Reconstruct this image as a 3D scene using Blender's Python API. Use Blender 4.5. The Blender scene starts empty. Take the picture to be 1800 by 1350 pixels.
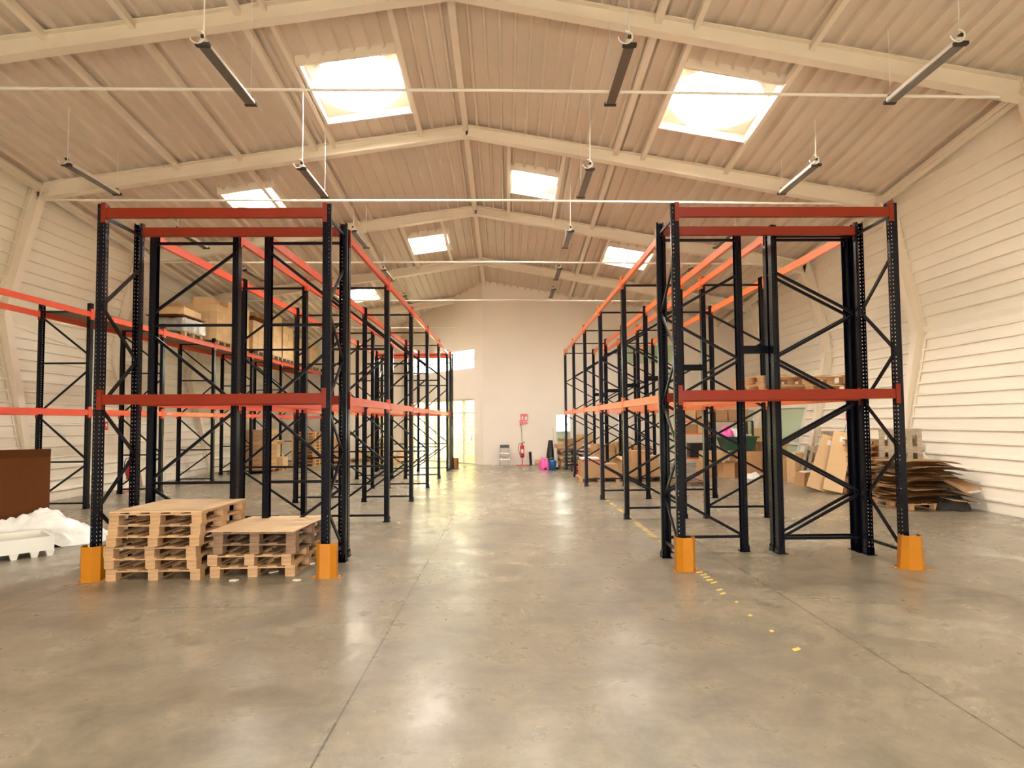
import bpy, bmesh, math, random
from mathutils import Vector, Matrix
R = math.radians
S = bpy.context.scene
C = bpy.data.collections.new('warehouse'); S.collection.children.link(C)
random.seed(7)

# ------------------------------------------------------------------ camera
F_PX, CX, CY = 1065.0, 912.9, 692.4
YAW, PITCH, ROLL = R(1.2), R(2.6), R(0.5)
fw = Vector((math.sin(YAW)*math.cos(PITCH), math.cos(YAW)*math.cos(PITCH), math.sin(PITCH)))
rt0 = Vector((math.cos(YAW), -math.sin(YAW), 0)); up0 = rt0.cross(fw)
rt = rt0*math.cos(ROLL) - up0*math.sin(ROLL); up = rt0*math.sin(ROLL) + up0*math.cos(ROLL)
cd = bpy.data.cameras.new('camera'); cam = bpy.data.objects.new('camera', cd); C.objects.link(cam)
cam.matrix_world = Matrix(((rt.x, up.x, -fw.x, 0), (rt.y, up.y, -fw.y, 0), (rt.z, up.z, -fw.z, 1.8), (0, 0, 0, 1)))
cd.sensor_fit = 'HORIZONTAL'; cd.sensor_width = 36; cd.lens = F_PX*36/1800
cd.shift_x = -(CX-900)/1800; cd.shift_y = (CY-675)/1800
cd.clip_start = 0.05; cd.clip_end = 300
S.camera = cam

# ------------------------------------------------------------------ world, exposure
w = bpy.data.worlds.new('world'); S.world = w; w.use_nodes = True
bg = w.node_tree.nodes['Background']
bg.inputs[0].default_value = (1.0, 0.955, 0.88, 1); bg.inputs[1].default_value = 9.0
S.view_settings.view_transform = 'Standard'; S.view_settings.look = 'None'
S.view_settings.gamma = 1; S.view_settings.use_curve_mapping = False
S.view_settings.exposure = 3.12
S.cycles.use_denoising = True
S.cycles.max_bounces = 8; S.cycles.diffuse_bounces = 6; S.cycles.glossy_bounces = 4
S.cycles.transparent_max_bounces = 12; S.cycles.transmission_bounces = 4
S.cycles.caustics_reflective = False; S.cycles.caustics_refractive = False
S.cycles.sample_clamp_indirect = 8.0

def portal(loc, rot, sx, sy):
    l = bpy.data.lights.new('daylight_portal', 'AREA'); l.shape = 'RECTANGLE'; l.size = sx; l.size_y = sy
    l.cycles.is_portal = True
    o = bpy.data.objects.new('daylight_portal', l); C.objects.link(o)
    o.location = loc; o.rotation_euler = rot

# ------------------------------------------------------------------ building dimensions
RX = -0.9                                      # ridge
def ridge(y): return 8.5 - .11*(y-18.35)
def roof(x, y): return ridge(y) - (.141*(RX-x) if x < RX else .173*(x-RX))
YB = -7.0                                      # wall behind the camera
YE, YL = 25.3, 30.1                            # right half ends, left half ends
def lerp_tab(tab, y):
    if y <= tab[0][0]: return tab[0][1]
    for (a, va), (b, vb) in zip(tab, tab[1:]):
        if y <= b: return va + (vb-va)*(y-a)/(b-a)
    return tab[-1][1]
KL = [(-7, 4.9), (9, 4.75), (14.2, 4.38), (18.35, 3.85), (22.5, 3.5), (30, 3.1)]
def wall_x(side, y, z):
    if side < 0:
        foot, knee, kz, eave, ez = -10.9, -11.85, lerp_tab(KL, y), -11.1, 7.4
    else:
        foot, knee, kz, eave, ez = 9.2, 10.04, 3.83, 9.3, 7.2
    if z < kz: return foot + (knee-foot)*z/kz
    return knee + (eave-knee)*(z-kz)/(ez-kz)
SKY = [(-3.0, 12.35, 1.90), (4.3, 11.95, 1.92), (.78, 16.3, 1.28), (-6.7, 16.2, 1.34),
       (-2.58, 20.45, 1.36), (4.07, 20.15, 1.5), (-5.95, 24.45, 1.5),
       (-3.0, -.6, 1.9), (4.3, -.9, 1.9)]  # last pair is unseen behind the camera, added to light the near half
for (x, y, s) in SKY:
    a = math.atan(.141) if x < RX else -math.atan(.173)
    portal((x, y, roof(x, y)+.06), (0, -a, 0), s*.92, s*.92)
FILL_OPENING = (-1.6, 1.6, 0.0, 2.4)                  # unseen opening behind the camera, added and sized for fill light
portal(((FILL_OPENING[0]+FILL_OPENING[1])/2, YB-.05, (FILL_OPENING[2]+FILL_OPENING[3])/2), (R(90), 0, 0), FILL_OPENING[1]-FILL_OPENING[0], FILL_OPENING[3]-FILL_OPENING[2])
WD = Vector((-1, 1.14, 0)).normalized(); WO = Vector((-1.0, YE, 0)); WN = Vector((-WD.y, WD.x, 0))   # angled wall: direction, origin, inward normal
portal(tuple(WO+WD*3.0+Vector((0, 0, 1.42))-WN*.15), (R(90), 0, math.atan2(WN.y, WN.x)+R(90)), 4.8, 2.7)
portal(tuple(WO+WD*3.0+Vector((0, 0, 4.5))-WN*.15), (R(90), 0, math.atan2(WN.y, WN.x)+R(90)), 4.8, .9)

# ------------------------------------------------------------------ materials
def mat(name, col, rough=.6, metal=0.0, spec=.5, noise=0.0, scale=5.0, stretch=(1, 1, 1), rnd=0.0, bump=0.0, coat=0.0, detail=4):
    m = bpy.data.materials.new(name); m.use_nodes = True; nt = m.node_tree; b = nt.nodes['Principled BSDF']
    b.inputs['Roughness'].default_value = rough; b.inputs['Metallic'].default_value = metal
    b.inputs['Specular IOR Level'].default_value = spec; b.inputs['Coat Weight'].default_value = coat
    b.inputs['Coat Roughness'].default_value = .15
    rgb = nt.nodes.new('ShaderNodeRGB'); rgb.outputs[0].default_value = (*col, 1); out = rgb.outputs[0]
    if noise > 0 or bump > 0:
        tc = nt.nodes.new('ShaderNodeTexCoord'); mp = nt.nodes.new('ShaderNodeMapping'); mp.inputs['Scale'].default_value = stretch
        n = nt.nodes.new('ShaderNodeTexNoise'); n.inputs['Scale'].default_value = scale; n.inputs['Detail'].default_value = detail
        nt.links.new(tc.outputs['Object'], mp.inputs[0]); nt.links.new(mp.outputs[0], n.inputs['Vector'])
    if noise > 0:
        mr = nt.nodes.new('ShaderNodeMapRange'); mr.inputs['From Min'].default_value = .25; mr.inputs['From Max'].default_value = .75
        mr.inputs['To Min'].default_value = 1-noise; mr.inputs['To Max'].default_value = 1+noise
        nt.links.new(n.outputs['Fac'], mr.inputs['Value'])
        vm = nt.nodes.new('ShaderNodeVectorMath'); vm.operation = 'SCALE'
        nt.links.new(out, vm.inputs[0]); nt.links.new(mr.outputs[0], vm.inputs['Scale']); out = vm.outputs[0]
    if rnd > 0:
        oi = nt.nodes.new('ShaderNodeObjectInfo'); mr = nt.nodes.new('ShaderNodeMapRange')
        mr.inputs['To Min'].default_value = 1-rnd; mr.inputs['To Max'].default_value = 1+rnd*.7
        nt.links.new(oi.outputs['Random'], mr.inputs['Value'])
        vm = nt.nodes.new('ShaderNodeVectorMath'); vm.operation = 'SCALE'
        nt.links.new(out, vm.inputs[0]); nt.links.new(mr.outputs[0], vm.inputs['Scale']); out = vm.outputs[0]
    nt.links.new(out, b.inputs['Base Color'])
    if bump > 0:
        bp = nt.nodes.new('ShaderNodeBump'); bp.inputs['Strength'].default_value = bump; bp.inputs['Distance'].default_value = .01
        nt.links.new(n.outputs['Fac'], bp.inputs['Height']); nt.links.new(bp.outputs[0], b.inputs['Normal'])
    return m

M = {}
M['wall'] = mat('cream_wall_sheet', (.87, .82, .71), .45, noise=.03, scale=.5)
M['roof'] = mat('cream_roof_deck', (.73, .64, .54), .5, noise=.04, scale=.8)
M['steel'] = mat('cream_painted_steel', (.84, .76, .64), .4, noise=.03, scale=1.5)
M['plaster'] = mat('cream_plaster', (.88, .81, .72), .8, noise=.03, scale=.6)
M['white'] = mat('white_paint', (.82, .79, .72), .4)
M['navy'] = mat('navy_rack_paint', (.0016, .0022, .0065), .24, spec=.28)
M['brace'] = mat('navy_brace_paint', (.0018, .0024, .006), .28, spec=.3)
M['orange'] = mat('orange_beam_paint', (.88, .20, .045), .30, spec=.55, noise=.05, scale=3)
M['red'] = mat('red_orange_beam_paint', (.70, .085, .04), .24, spec=.7, noise=.05, scale=3)
M['shaded'] = mat('shaded_orange_beam_paint', (.21, .015, .002), .4, spec=.35, noise=.05, scale=3)  # shade on the front cross rack beams is put into this darker orange
M['yellow'] = mat('yellow_guard_paint', (.46, .165, .003), .4, noise=.05, scale=6)
M['wood'] = mat('pallet_wood', (.46, .28, .14), .8, noise=.22, scale=6, stretch=(1, 6, 6), rnd=.15, bump=.3)
M['woodfresh'] = mat('fresh_pallet_wood', (.58, .34, .16), .8, noise=.18, scale=6, stretch=(1, 6, 6), rnd=.12, bump=.3)
M['woodold'] = mat('weathered_pallet_wood', (.25, .15, .085), .85, noise=.25, scale=6, stretch=(1, 6, 6), rnd=.15, bump=.3)
M['woodgrey'] = mat('grey_pallet_wood', (.40, .32, .23), .85, noise=.25, scale=6, stretch=(1, 6, 6), rnd=.15, bump=.3)
M['ply'] = mat('plywood', (.66, .46, .26), .6, noise=.1, scale=3, stretch=(1, 5, 1), bump=.1)
M['card'] = mat('cardboard', (.52, .31, .15), .75, noise=.06, scale=4, rnd=.12)
M['cardlight'] = mat('light_cardboard', (.66, .45, .24), .75, noise=.05, scale=4, rnd=.10)
M['carddark'] = mat('brown_cardboard', (.115, .038, .011), .9, spec=.15, noise=.12, scale=40, rnd=.05)
M['tape'] = mat('packing_tape', (.60, .42, .22), .25)
M['paper'] = mat('white_paper', (.85, .83, .78), .6)
M['film'] = mat('white_plastic_film', (.80, .80, .76), .3, noise=.08, scale=6, bump=.5)
M['greyfilm'] = mat('grey_stretch_film', (.34, .34, .31), .25, noise=.25, scale=7, bump=.6)
M['foam'] = mat('white_plastic_tray', (.78, .77, .70), .5)
M['extred'] = mat('red_extinguisher_paint', (.60, .03, .025), .3)
M['black'] = mat('black_plastic', (.015, .015, .016), .4)
M['rubber'] = mat('dark_rubber', (.04, .035, .03), .8)
M['alu'] = mat('brushed_aluminium', (.62, .60, .56), .35, metal=.8)
M['pink'] = mat('pink_plastic_bag', (.90, .10, .42), .35, noise=.15, scale=14, bump=.6)
M['blue'] = mat('blue_plastic', (.015, .14, .38), .35)
M['green'] = mat('dark_green_plastic', (.02, .09, .05), .45)
M['redbox'] = mat('red_plastic', (.55, .06, .045), .45)
M['lamp'] = mat('cream_lamp_housing', (.72, .68, .60), .4)
M['lens'] = mat('ribbed_lamp_lens', (.16, .14, .12), .25, noise=.2, scale=60, stretch=(1, 1, 1))
M['cable'] = mat('white_cable', (.90, .87, .80), .6)
M['tapeY'] = mat('yellow_floor_tape', (.78, .60, .12), .5, noise=.25, scale=30)
M['chip'] = mat('pale_wood_chip', (.75, .66, .5), .8)

def glass(name, col, alpha):
    m = bpy.data.materials.new(name); m.use_nodes = True; nt = m.node_tree; nt.nodes.clear()
    o = nt.nodes.new('ShaderNodeOutputMaterial'); t = nt.nodes.new('ShaderNodeBsdfTransparent'); t.inputs[0].default_value = (*col, 1)
    g = nt.nodes.new('ShaderNodeBsdfGlossy'); g.inputs['Roughness'].default_value = .05
    mx = nt.nodes.new('ShaderNodeMixShader'); mx.inputs[0].default_value = alpha
    nt.links.new(t.outputs[0], mx.inputs[1]); nt.links.new(g.outputs[0], mx.inputs[2]); nt.links.new(mx.outputs[0], o.inputs[0])
    return m
M['dome'] = glass('clear_dome_acrylic', (.97, .97, .97), .06)
def frosted(name, col, tr, trcol):
    m = mat(name, col, .25); nt = m.node_tree; b = nt.nodes['Principled BSDF']; o = [n for n in nt.nodes if n.type == 'OUTPUT_MATERIAL'][0]
    t = nt.nodes.new('ShaderNodeBsdfTransparent'); t.inputs[0].default_value = (*trcol, 1); a = nt.nodes.new('ShaderNodeMixShader'); a.inputs[0].default_value = tr
    nt.links.new(b.outputs[0], a.inputs[1]); nt.links.new(t.outputs[0], a.inputs[2]); nt.links.new(a.outputs[0], o.inputs[0]); return m
M['glass'] = glass('window_glass', (.40, .42, .40), .05)
M['greenglass'] = frosted('frosted_green_glass', (.50, .60, .44), .02, (.8, 1, .7))
M['clearglass'] = glass('tinted_door_glass', (.36, .36, .28), .05)
M['bottle'] = glass('clear_plastic', (.8, .8, .8), .15)

def floor_mat():
    m = bpy.data.materials.new('polished_concrete'); m.use_nodes = True; nt = m.node_tree; N = nt.nodes; L = nt.links
    b = N['Principled BSDF']; tc = N.new('ShaderNodeTexCoord'); obj = tc.outputs['Object']
    def noise(scale, detail, stretch=(1, 1, 1), rough=.55, dist=0.0):
        mp = N.new('ShaderNodeMapping'); mp.inputs['Scale'].default_value = stretch; L.new(obj, mp.inputs[0])
        n = N.new('ShaderNodeTexNoise'); n.inputs['Scale'].default_value = scale; n.inputs['Detail'].default_value = detail
        n.inputs['Roughness'].default_value = rough; n.inputs['Distortion'].default_value = dist
        L.new(mp.outputs[0], n.inputs['Vector']); return n.outputs['Fac']
    def rng(v, a, b_, c, d):
        r = N.new('ShaderNodeMapRange'); r.inputs[1].default_value = a; r.inputs[2].default_value = b_
        r.inputs[3].default_value = c; r.inputs[4].default_value = d; L.new(v, r.inputs[0]); return r.outputs[0]
    def mul(a, c):
        q = N.new('ShaderNodeMath'); q.operation = 'MULTIPLY'; L.new(a, q.inputs[0])
        if isinstance(c, float): q.inputs[1].default_value = c
        else: L.new(c, q.inputs[1])
        return q.outputs[0]
    big = noise(.55, 6, dist=.8); med = noise(2.2, 8, rough=.65, dist=.6); fine = noise(14, 6, rough=.7); sw = noise(3.5, 5, (.35, 1.3, 1), .6, 1.2)
    f = mul(mul(mul(rng(big, .3, .7, .70, 1.16), rng(med, .3, .7, .74, 1.16)), rng(fine, .3, .7, .86, 1.08)), rng(sw, .3, .7, .90, 1.08))
    # saw-cut joints
    sep = N.new('ShaderNodeSeparateXYZ'); L.new(obj, sep.inputs[0])
    def joint(out, off, per, wdt):
        a = N.new('ShaderNodeMath'); a.operation = 'SUBTRACT'; L.new(out, a.inputs[0]); a.inputs[1].default_value = off
        p = N.new('ShaderNodeMath'); p.operation = 'PINGPONG'; L.new(a.outputs[0], p.inputs[0]); p.inputs[1].default_value = per/2
        g = N.new('ShaderNodeMath'); g.operation = 'GREATER_THAN'; L.new(p.outputs[0], g.inputs[0]); g.inputs[1].default_value = wdt
        return rng(g.outputs[0], 0, 1, .42, 1.0)
    f = mul(mul(f, joint(sep.outputs[0], -1.04, 3.84, .007)), joint(sep.outputs[1], 6.1, 4.2, .0055))
    # dark scuffs
    sc = noise(1.3, 9, (1.0, .6, 1), .75, 2.0); f = mul(f, rng(sc, .58, .70, 1.0, .74)); sp = noise(9.0, 8, (1, 1, 1), .8, .5); f = mul(f, rng(sp, .62, .72, 1.0, .70))
    rgb = N.new('ShaderNodeMix'); rgb.data_type = 'RGBA'; rgb.inputs[6].default_value = (.275, .238, .172, 1); rgb.inputs[7].default_value = (.345, .30, .215, 1)
    L.new(med, rgb.inputs[0])
    vm = N.new('ShaderNodeVectorMath'); vm.operation = 'SCALE'; L.new(rgb.outputs[2], vm.inputs[0]); L.new(f, vm.inputs['Scale'])
    L.new(vm.outputs[0], b.inputs['Base Color'])
    L.new(mul(rng(big, .3, .7, .34, .22), rng(med, .3, .7, 1.25, .85)), b.inputs['Roughness'])
    b.inputs['Specular IOR Level'].default_value = .72
    bp = N.new('ShaderNodeBump'); bp.inputs['Strength'].default_value = .12; bp.inputs['Distance'].default_value = .004
    L.new(med, bp.inputs['Height']); L.new(bp.outputs[0], b.inputs['Normal'])
    return m
M['floor'] = floor_mat()

# ------------------------------------------------------------------ mesh helpers
class MB:
    def __init__(s): s.v = []; s.f = []; s.m = []; s.cur = 0
    def quad(s, *p):
        n = len(s.v); s.v += [tuple(q) for q in p]; s.f.append(tuple(range(n, n+len(p)))); s.m.append(s.cur); return s
    def box(s, x0, x1, y0, y1, z0, z1, mtx=None):
        n = len(s.v); P = [(x, y, z) for z in (z0, z1) for y in (y0, y1) for x in (x0, x1)]
        if mtx is not None: P = [tuple(mtx @ Vector(p)) for p in P]
        s.v += P
        for f in ((0, 2, 3, 1), (4, 5, 7, 6), (0, 1, 5, 4), (2, 6, 7, 3), (0, 4, 6, 2), (1, 3, 7, 5)):
            s.f.append(tuple(n+i for i in f)); s.m.append(s.cur)
        return s
    def bar(s, a, b, w, h, upv=(0, 0, 1)):
        a, b = Vector(a), Vector(b); d = (b-a); L = d.length; d.normalize()
        u = Vector(upv)
        if abs(d.dot(u)) > .98: u = Vector((0, 1, 0))
        sd = d.cross(u).normalized(); uu = sd.cross(d).normalized()
        m = Matrix(((sd.x, d.x, uu.x, a.x), (sd.y, d.y, uu.y, a.y), (sd.z, d.z, uu.z, a.z), (0, 0, 0, 1)))
        return s.box(-w/2, w/2, 0, L, -h/2, h/2, m)
    def tube(s, pts, r, n=8, caps=True, radii=None):
        pts = [Vector(p) for p in pts]; base = len(s.v)
        for i, p in enumerate(pts):
            d = (pts[min(i+1, len(pts)-1)] - pts[max(i-1, 0)]).normalized()
            u = Vector((0, 0, 1)) if abs(d.z) < .9 else Vector((0, 1, 0))
            a = d.cross(u).normalized(); b = d.cross(a).normalized(); rr = radii[i] if radii else r
            for k in range(n):
                t = 2*math.pi*k/n; s.v.append(tuple(p + a*math.cos(t)*rr + b*math.sin(t)*rr))
        for i in range(len(pts)-1):
            for k in range(n):
                s.f.append((base+i*n+k, base+i*n+(k+1) % n, base+(i+1)*n+(k+1) % n, base+(i+1)*n+k)); s.m.append(s.cur)
        if caps:
            s.f.append(tuple(base+k for k in range(n))); s.m.append(s.cur)
            s.f.append(tuple(base+(len(pts)-1)*n+k for k in reversed(range(n)))); s.m.append(s.cur)
        return s
    def prism(s, poly, z0, z1, mtx=None):
        n = len(s.v); k = len(poly)
        P = [(x, y, z0) for x, y in poly]+[(x, y, z1) for x, y in poly]
        if mtx is not None: P = [tuple(mtx @ Vector(p)) for p in P]
        s.v += P; s.f.append(tuple(n+i for i in reversed(range(k)))); s.f.append(tuple(n+k+i for i in range(k)))
        for i in range(k): s.f.append((n+i, n+(i+1) % k, n+k+(i+1) % k, n+k+i))
        s.m += [s.cur]*(k+2); return s
    def mesh(s, name, *mats):
        me = bpy.data.meshes.new(name); me.from_pydata(s.v, [], s.f)
        for m in mats: me.materials.append(m)
        if len(mats) > 1: me.polygons.foreach_set('material_index', s.m)
        bm = bmesh.new(); bm.from_mesh(me); bmesh.ops.recalc_face_normals(bm, faces=bm.faces); bm.to_mesh(me); bm.free()
        me.update(); return me

def link(name, me, parent=None, loc=(0, 0, 0), rot=(0, 0, 0), scale=None):
    o = bpy.data.objects.new(name, me); C.objects.link(o); o.parent = parent; o.location = loc; o.rotation_euler = rot
    if scale: o.scale = scale
    return o
def obj(name, mb, m, parent=None, loc=(0, 0, 0), rot=(0, 0, 0)):
    return link(name, mb.mesh(name, m), parent, loc, rot)
def tag(o, label, cat, group=None, kind=None):
    o['label'] = label; o['category'] = cat
    if group: o['group'] = group
    if kind: o['kind'] = kind
    return o
def thing(name, label, cat, loc=(0, 0, 0), rz=0, group=None):
    return tag(link(name, None, None, loc, (0, 0, rz)), label, cat, group)
def struct(name, mb, m, parent=None, label=None):
    o = obj(name, mb, m, parent)
    if parent is None: o['kind'] = 'structure'
    if label: o['label'] = label
    return o
def smooth(o):
    for p in o.data.polygons: p.use_smooth = True
    return o
def copy_tree(o, parent=None):
    c = o.copy(); C.objects.link(c)
    if parent: c.parent = parent
    for ch in list(o.children): copy_tree(ch, c)
    return c

# ------------------------------------------------------------------ floor, walls, roof
struct('floor', MB().box(-12.5, 11, YB-1, YL+1, -.2, 0), M['floor'], label='polished grey concrete floor with saw-cut joints')
GD = M['woodgrey']
obj_ground = MB().box(-30, 30, YL+1.01, 60, -.25, -.05).box(-30, 30, -30, YB-1.01, -.25, -.05).box(11.01, 30, YB-1, YL+1, -.25, -.05).box(-30, -12.51, YB-1, YL+1, -.25, -.05)
pave = mat('outdoor_paving', (.72, .68, .6), .9, noise=.1, scale=2)
g = struct('floor_outside', obj_ground, pave)

def side_wall(name, side, y0, y1, holes, period=.265, rib=.05, dep=.042):
    mb = MB(); ys = [y0]
    y = y0
    while y < y1-.01: y = min(y+1.0, y1); ys.append(y)
    for h in holes: ys += [h[0], h[1]]
    ys = sorted(set(round(v, 3) for v in ys))
    prof = []; z = 0.0
    while z < 9.6:
        prof += [(z, 0), (z+period-rib-.014, 0), (z+period-rib, dep), (z+period-.014, dep)]; z += period
    for i in range(len(prof)-1):
        (za, da), (zb, db) = prof[i], prof[i+1]
        for a, b in zip(ys, ys[1:]):
            ym, zm = (a+b)/2, (za+zb)/2
            if any(h[0] < ym < h[1] and h[2] < zm < h[3] for h in holes): continue
            p = lambda yy, zz, d: (wall_x(side, yy, zz)-side*d, yy, zz)
            mb.quad(p(a, za, da), p(b, za, da), p(b, zb, db), p(a, zb, db))
    # outer skin
    for a, b in zip(ys, ys[1:]):
        for za, zb in ((0, 2.2), (2.2, 3.8), (3.8, 6.5), (6.5, 9.8)):
            if any(h[0] < (a+b)/2 < h[1] for h in holes) and za < 2: continue
            mb.quad((wall_x(side, a, za)+side*.12, a, za), (wall_x(side, b, za)+side*.12, b, za), (wall_x(side, b, zb)+side*.12, b, zb), (wall_x(side, a, zb)+side*.12, a, zb))
    return struct(name, mb, M['wall'])
GL = [(19.3, 21.7, -.1, 2.18), (23.3, 24.3, -.1, 2.18)]
side_wall('wall_left', -1, YB, YL+.1, [])
side_wall('wall_right', 1, YB, YE+.1, GL)

def deck(side):
    """ribbed roof deck with real openings at the skylights"""
    mb = MB(); x0, x1 = (RX, -12.3) if side < 0 else (RX, 10.6)
    per, rb, dp = .29, .065, .085
    yend = YL+.6 if side < 0 else YE+.4
    rects = [(x-s/2, x+s/2, y-s/2, y+s/2) for x, y, s in SKY if (x < RX) == (side < 0)]
    ys = [YB-.5, yend]
    for r in rects: ys += [r[2], r[3]]
    ys += [2.0*i for i in range(-3, 16) if 2*i < yend]
    if side < 0: ys += [25.6+.3*i for i in range(17)]
    ys = sorted(set(round(v, 3) for v in ys if v <= yend))
    segs = []; x = 0.0
    while x < abs(x1-x0):
        segs += [(x, 0), (x+per-rb-.024, 0), (x+per-rb, dp), (x+per-.024, dp)]; x += per
    segs2 = [segs[0]]
    cuts = sorted(abs(v-RX) for r in rects for v in (r[0], r[1]))
    for a, b in zip(segs, segs[1:]):
        for c in cuts:
            if a[0]+1e-4 < c < b[0]-1e-4:
                t = (c-a[0])/(b[0]-a[0]); segs2.append((c, a[1]+(b[1]-a[1])*t))
        segs2.append(b)
    for (xa, da), (xb, db) in zip(segs2, segs2[1:]):
        XA, XB = RX+side*xa, RX+side*xb; xm = (XA+XB)/2
        for a, b in zip(ys, ys[1:]):
            ym = (a+b)/2
            if any(r[0] < xm < r[1] and r[2] < ym < r[3] for r in rects): continue
            if side < 0 and (Vector((xm, ym, 0))-WO).dot(WN) < -.45: continue
            mb.quad((XA, a, roof(XA, a)-da), (XB, a, roof(XB, a)-db), (XB, b, roof(XB, b)-db), (XA, b, roof(XA, b)-da))
    return mb
struct('ceiling', deck(-1), M['roof'], label='cream ribbed steel roof deck, left slope')
struct('ceiling', deck(1), M['roof'], label='cream ribbed steel roof deck, right slope')

def holed_wall(mb, P, length, ztop, holes, th):
    """P(s, z, d) -> point; rectangular holes (s0,s1,z0,z1)"""
    ss = sorted(set([0, length]+[h[0] for h in holes]+[h[1] for h in holes]+[length*i/8 for i in range(9)]))
    zs = sorted(set([0]+[h[2] for h in holes]+[h[3] for h in holes]))
    inside = lambda s, z: any(h[0] < s < h[1] and h[2] < z < h[3] for h in holes)
    for a, b in zip(ss, ss[1:]):
        zz = zs+[None]
        for i in range(len(zz)-1):
            z0 = zz[i]; ta = zz[i+1] if zz[i+1] is not None else ztop(a); tb = zz[i+1] if zz[i+1] is not None else ztop(b)
            if inside((a+b)/2, (z0+(ta+tb)/2)/2): continue
            for d in (0, th): mb.quad(P(a, z0, d), P(b, z0, d), P(b, tb, d), P(a, ta, d))
    for h in holes:
        s0, s1, z0, z1 = h
        mb.quad(P(s0, z0, 0), P(s0, z0, th), P(s0, z1, th), P(s0, z1, 0)); mb.quad(P(s1, z0, 0), P(s1, z0, th), P(s1, z1, th), P(s1, z1, 0))
        mb.quad(P(s0, z1, 0), P(s1, z1, 0), P(s1, z1, th), P(s0, z1, th)); mb.quad(P(s0, z0, 0), P(s1, z0, 0), P(s1, z0, th), P(s0, z0, th))
BACKW = (4.94, 7.15, 4.15, 5.02); BACKD = (2.02, 2.68, 0, 2.11)
mb = MB(); holed_wall(mb, lambda s, z, d: (-1.0+s, YE+d, z), 11.4, lambda s: roof(-1.0+s, YE)+.1, [(BACKW[0]+1, BACKW[1]+1, BACKW[2], BACKW[3]), (BACKD[0]+1, BACKD[1]+1, 0, BACKD[3])], .2)
struct('wall_back', mb, M['plaster'])
LA = 6.4
mb = MB(); holed_wall(mb, lambda s, z, d: tuple(WO+WD*s-WN*d+Vector((0, 0, z))), LA, lambda s: roof((WO+WD*s).x, (WO+WD*s).y)+.12, [(.57, 5.43, 0, 2.78), (.57, 5.43, 4.07, 4.95)], .2)
struct('wall_angled', mb, M['plaster'])
mb = MB(); holed_wall(mb, lambda s, z, d: (-12.4+s, YL+d, z), 7.4, lambda s: roof(-12.4+s, YL)+.1, [], .2)
struct('wall_back_left', mb, M['plaster'])
mb = MB(); holed_wall(mb, lambda s, z, d: (-12.4+s, YB-d, z), 23, lambda s: roof(-12.4+s, YB)+.1, [(FILL_OPENING[0]+12.4, FILL_OPENING[1]+12.4, 0, FILL_OPENING[3])], .2)
struct('wall_front', mb, M['plaster'])

# window and door frames
def frame_rect(mb, P, s0, s1, z0, z1, t, d0, d1, mull=(), bars=()):
    def bx(a, b, c, e):
        q = [P(a, c, d0), P(b, c, d0), P(b, e, d0), P(a, e, d0), P(a, c, d1), P(b, c, d1), P(b, e, d1), P(a, e, d1)]
        for f in ((0, 1, 2, 3), (4, 5, 6, 7), (0, 1, 5, 4), (3, 2, 6, 7), (0, 3, 7, 4), (1, 2, 6, 5)): mb.quad(*[q[i] for i in f])
    bx(s0, s0+t, z0, z1); bx(s1-t, s1, z0, z1); bx(s0+t, s1-t, z1-t, z1); bx(s0+t, s1-t, z0, z0+t)
    for m in mull: bx(m-t/2, m+t/2, z0+t, z1-t)
    for z in bars: bx(s0+t, s1-t, z-t/2, z+t/2)
PA = lambda s, z, d: tuple(WO+WD*s-WN*d+Vector((0, 0, z)))
PBk = lambda s, z, d: (s, YE+d, z)
def pane(P, s0, s1, z0, z1, d, m, name, parent, th=.01):
    mb = MB(); mb.quad(P(s0, z0, d), P(s1, z0, d), P(s1, z1, d), P(s0, z1, d)); mb.quad(P(s0, z0, d+th), P(s1, z0, d+th), P(s1, z1, d+th), P(s0, z1, d+th))
    return obj(name, mb, m, parent)
mb = MB(); frame_rect(mb, PA, .57, 5.43, 0, 2.78, .05, .06, .14, mull=[1.35, 1.45, 2.6, 3.6, 4.5], bars=[2.2])
d1 = struct('door_1', mb, M['white'], label='wide glazed door in the angled wall')
pane(PA, .6, 5.4, .04, 2.75, .1, M['clearglass'], 'door_glass', d1)
mb = MB(); mb.box(-.015, .015, -.06, .0, 0, .18)
h = obj('door_handle', mb, M['alu'], d1, loc=tuple(WO+WD*.72+WN*0+Vector((0, 0, 1.0))), rot=(0, 0, math.atan2(WN.y, WN.x)+R(90)))
mb = MB(); frame_rect(mb, PA, .57, 5.43, 4.07, 4.95, .04, .06, .12, mull=[2.2, 3.8], bars=[4.48])
w1 = struct('window_1', mb, M['white'], label='long high window above the glazed door')
pane(PA, .6, 5.4, 4.5, 4.92, .09, M['glass'], 'upper_pane', w1); pane(PA, .6, 5.4, 4.1, 4.46, .09, M['glass'], 'lower_pane', w1)
mb = MB(); frame_rect(mb, PBk, *BACKW, .04, .05, .12, mull=[6.0])
w2 = struct('window_2', mb, M['white'], label='high green glazed window in the back wall')
pane(PBk, BACKW[0]+.03, BACKW[1]-.03, BACKW[2]+.03, BACKW[3]-.03, .09, M['greenglass'], 'pane', w2)
mb = MB(); frame_rect(mb, PBk, BACKD[0]-.0, BACKD[1], 0, 2.11, .05, .03, .12, bars=[1.36])
d2 = struct('door_2', mb, M['white'], label='narrow glazed door in the back wall')
pane(PBk, BACKD[0]+.04, BACKD[1]-.04, 1.38, 2.07, .08, M['glass'], 'upper_pane', d2); pane(PBk, BACKD[0]+.04, BACKD[1]-.04, .04, 1.34, .08, M['greenglass'], 'lower_pane', d2)
PR = lambda s, z, d: (wall_x(1, s, z)+d-.04, s, z)
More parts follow.
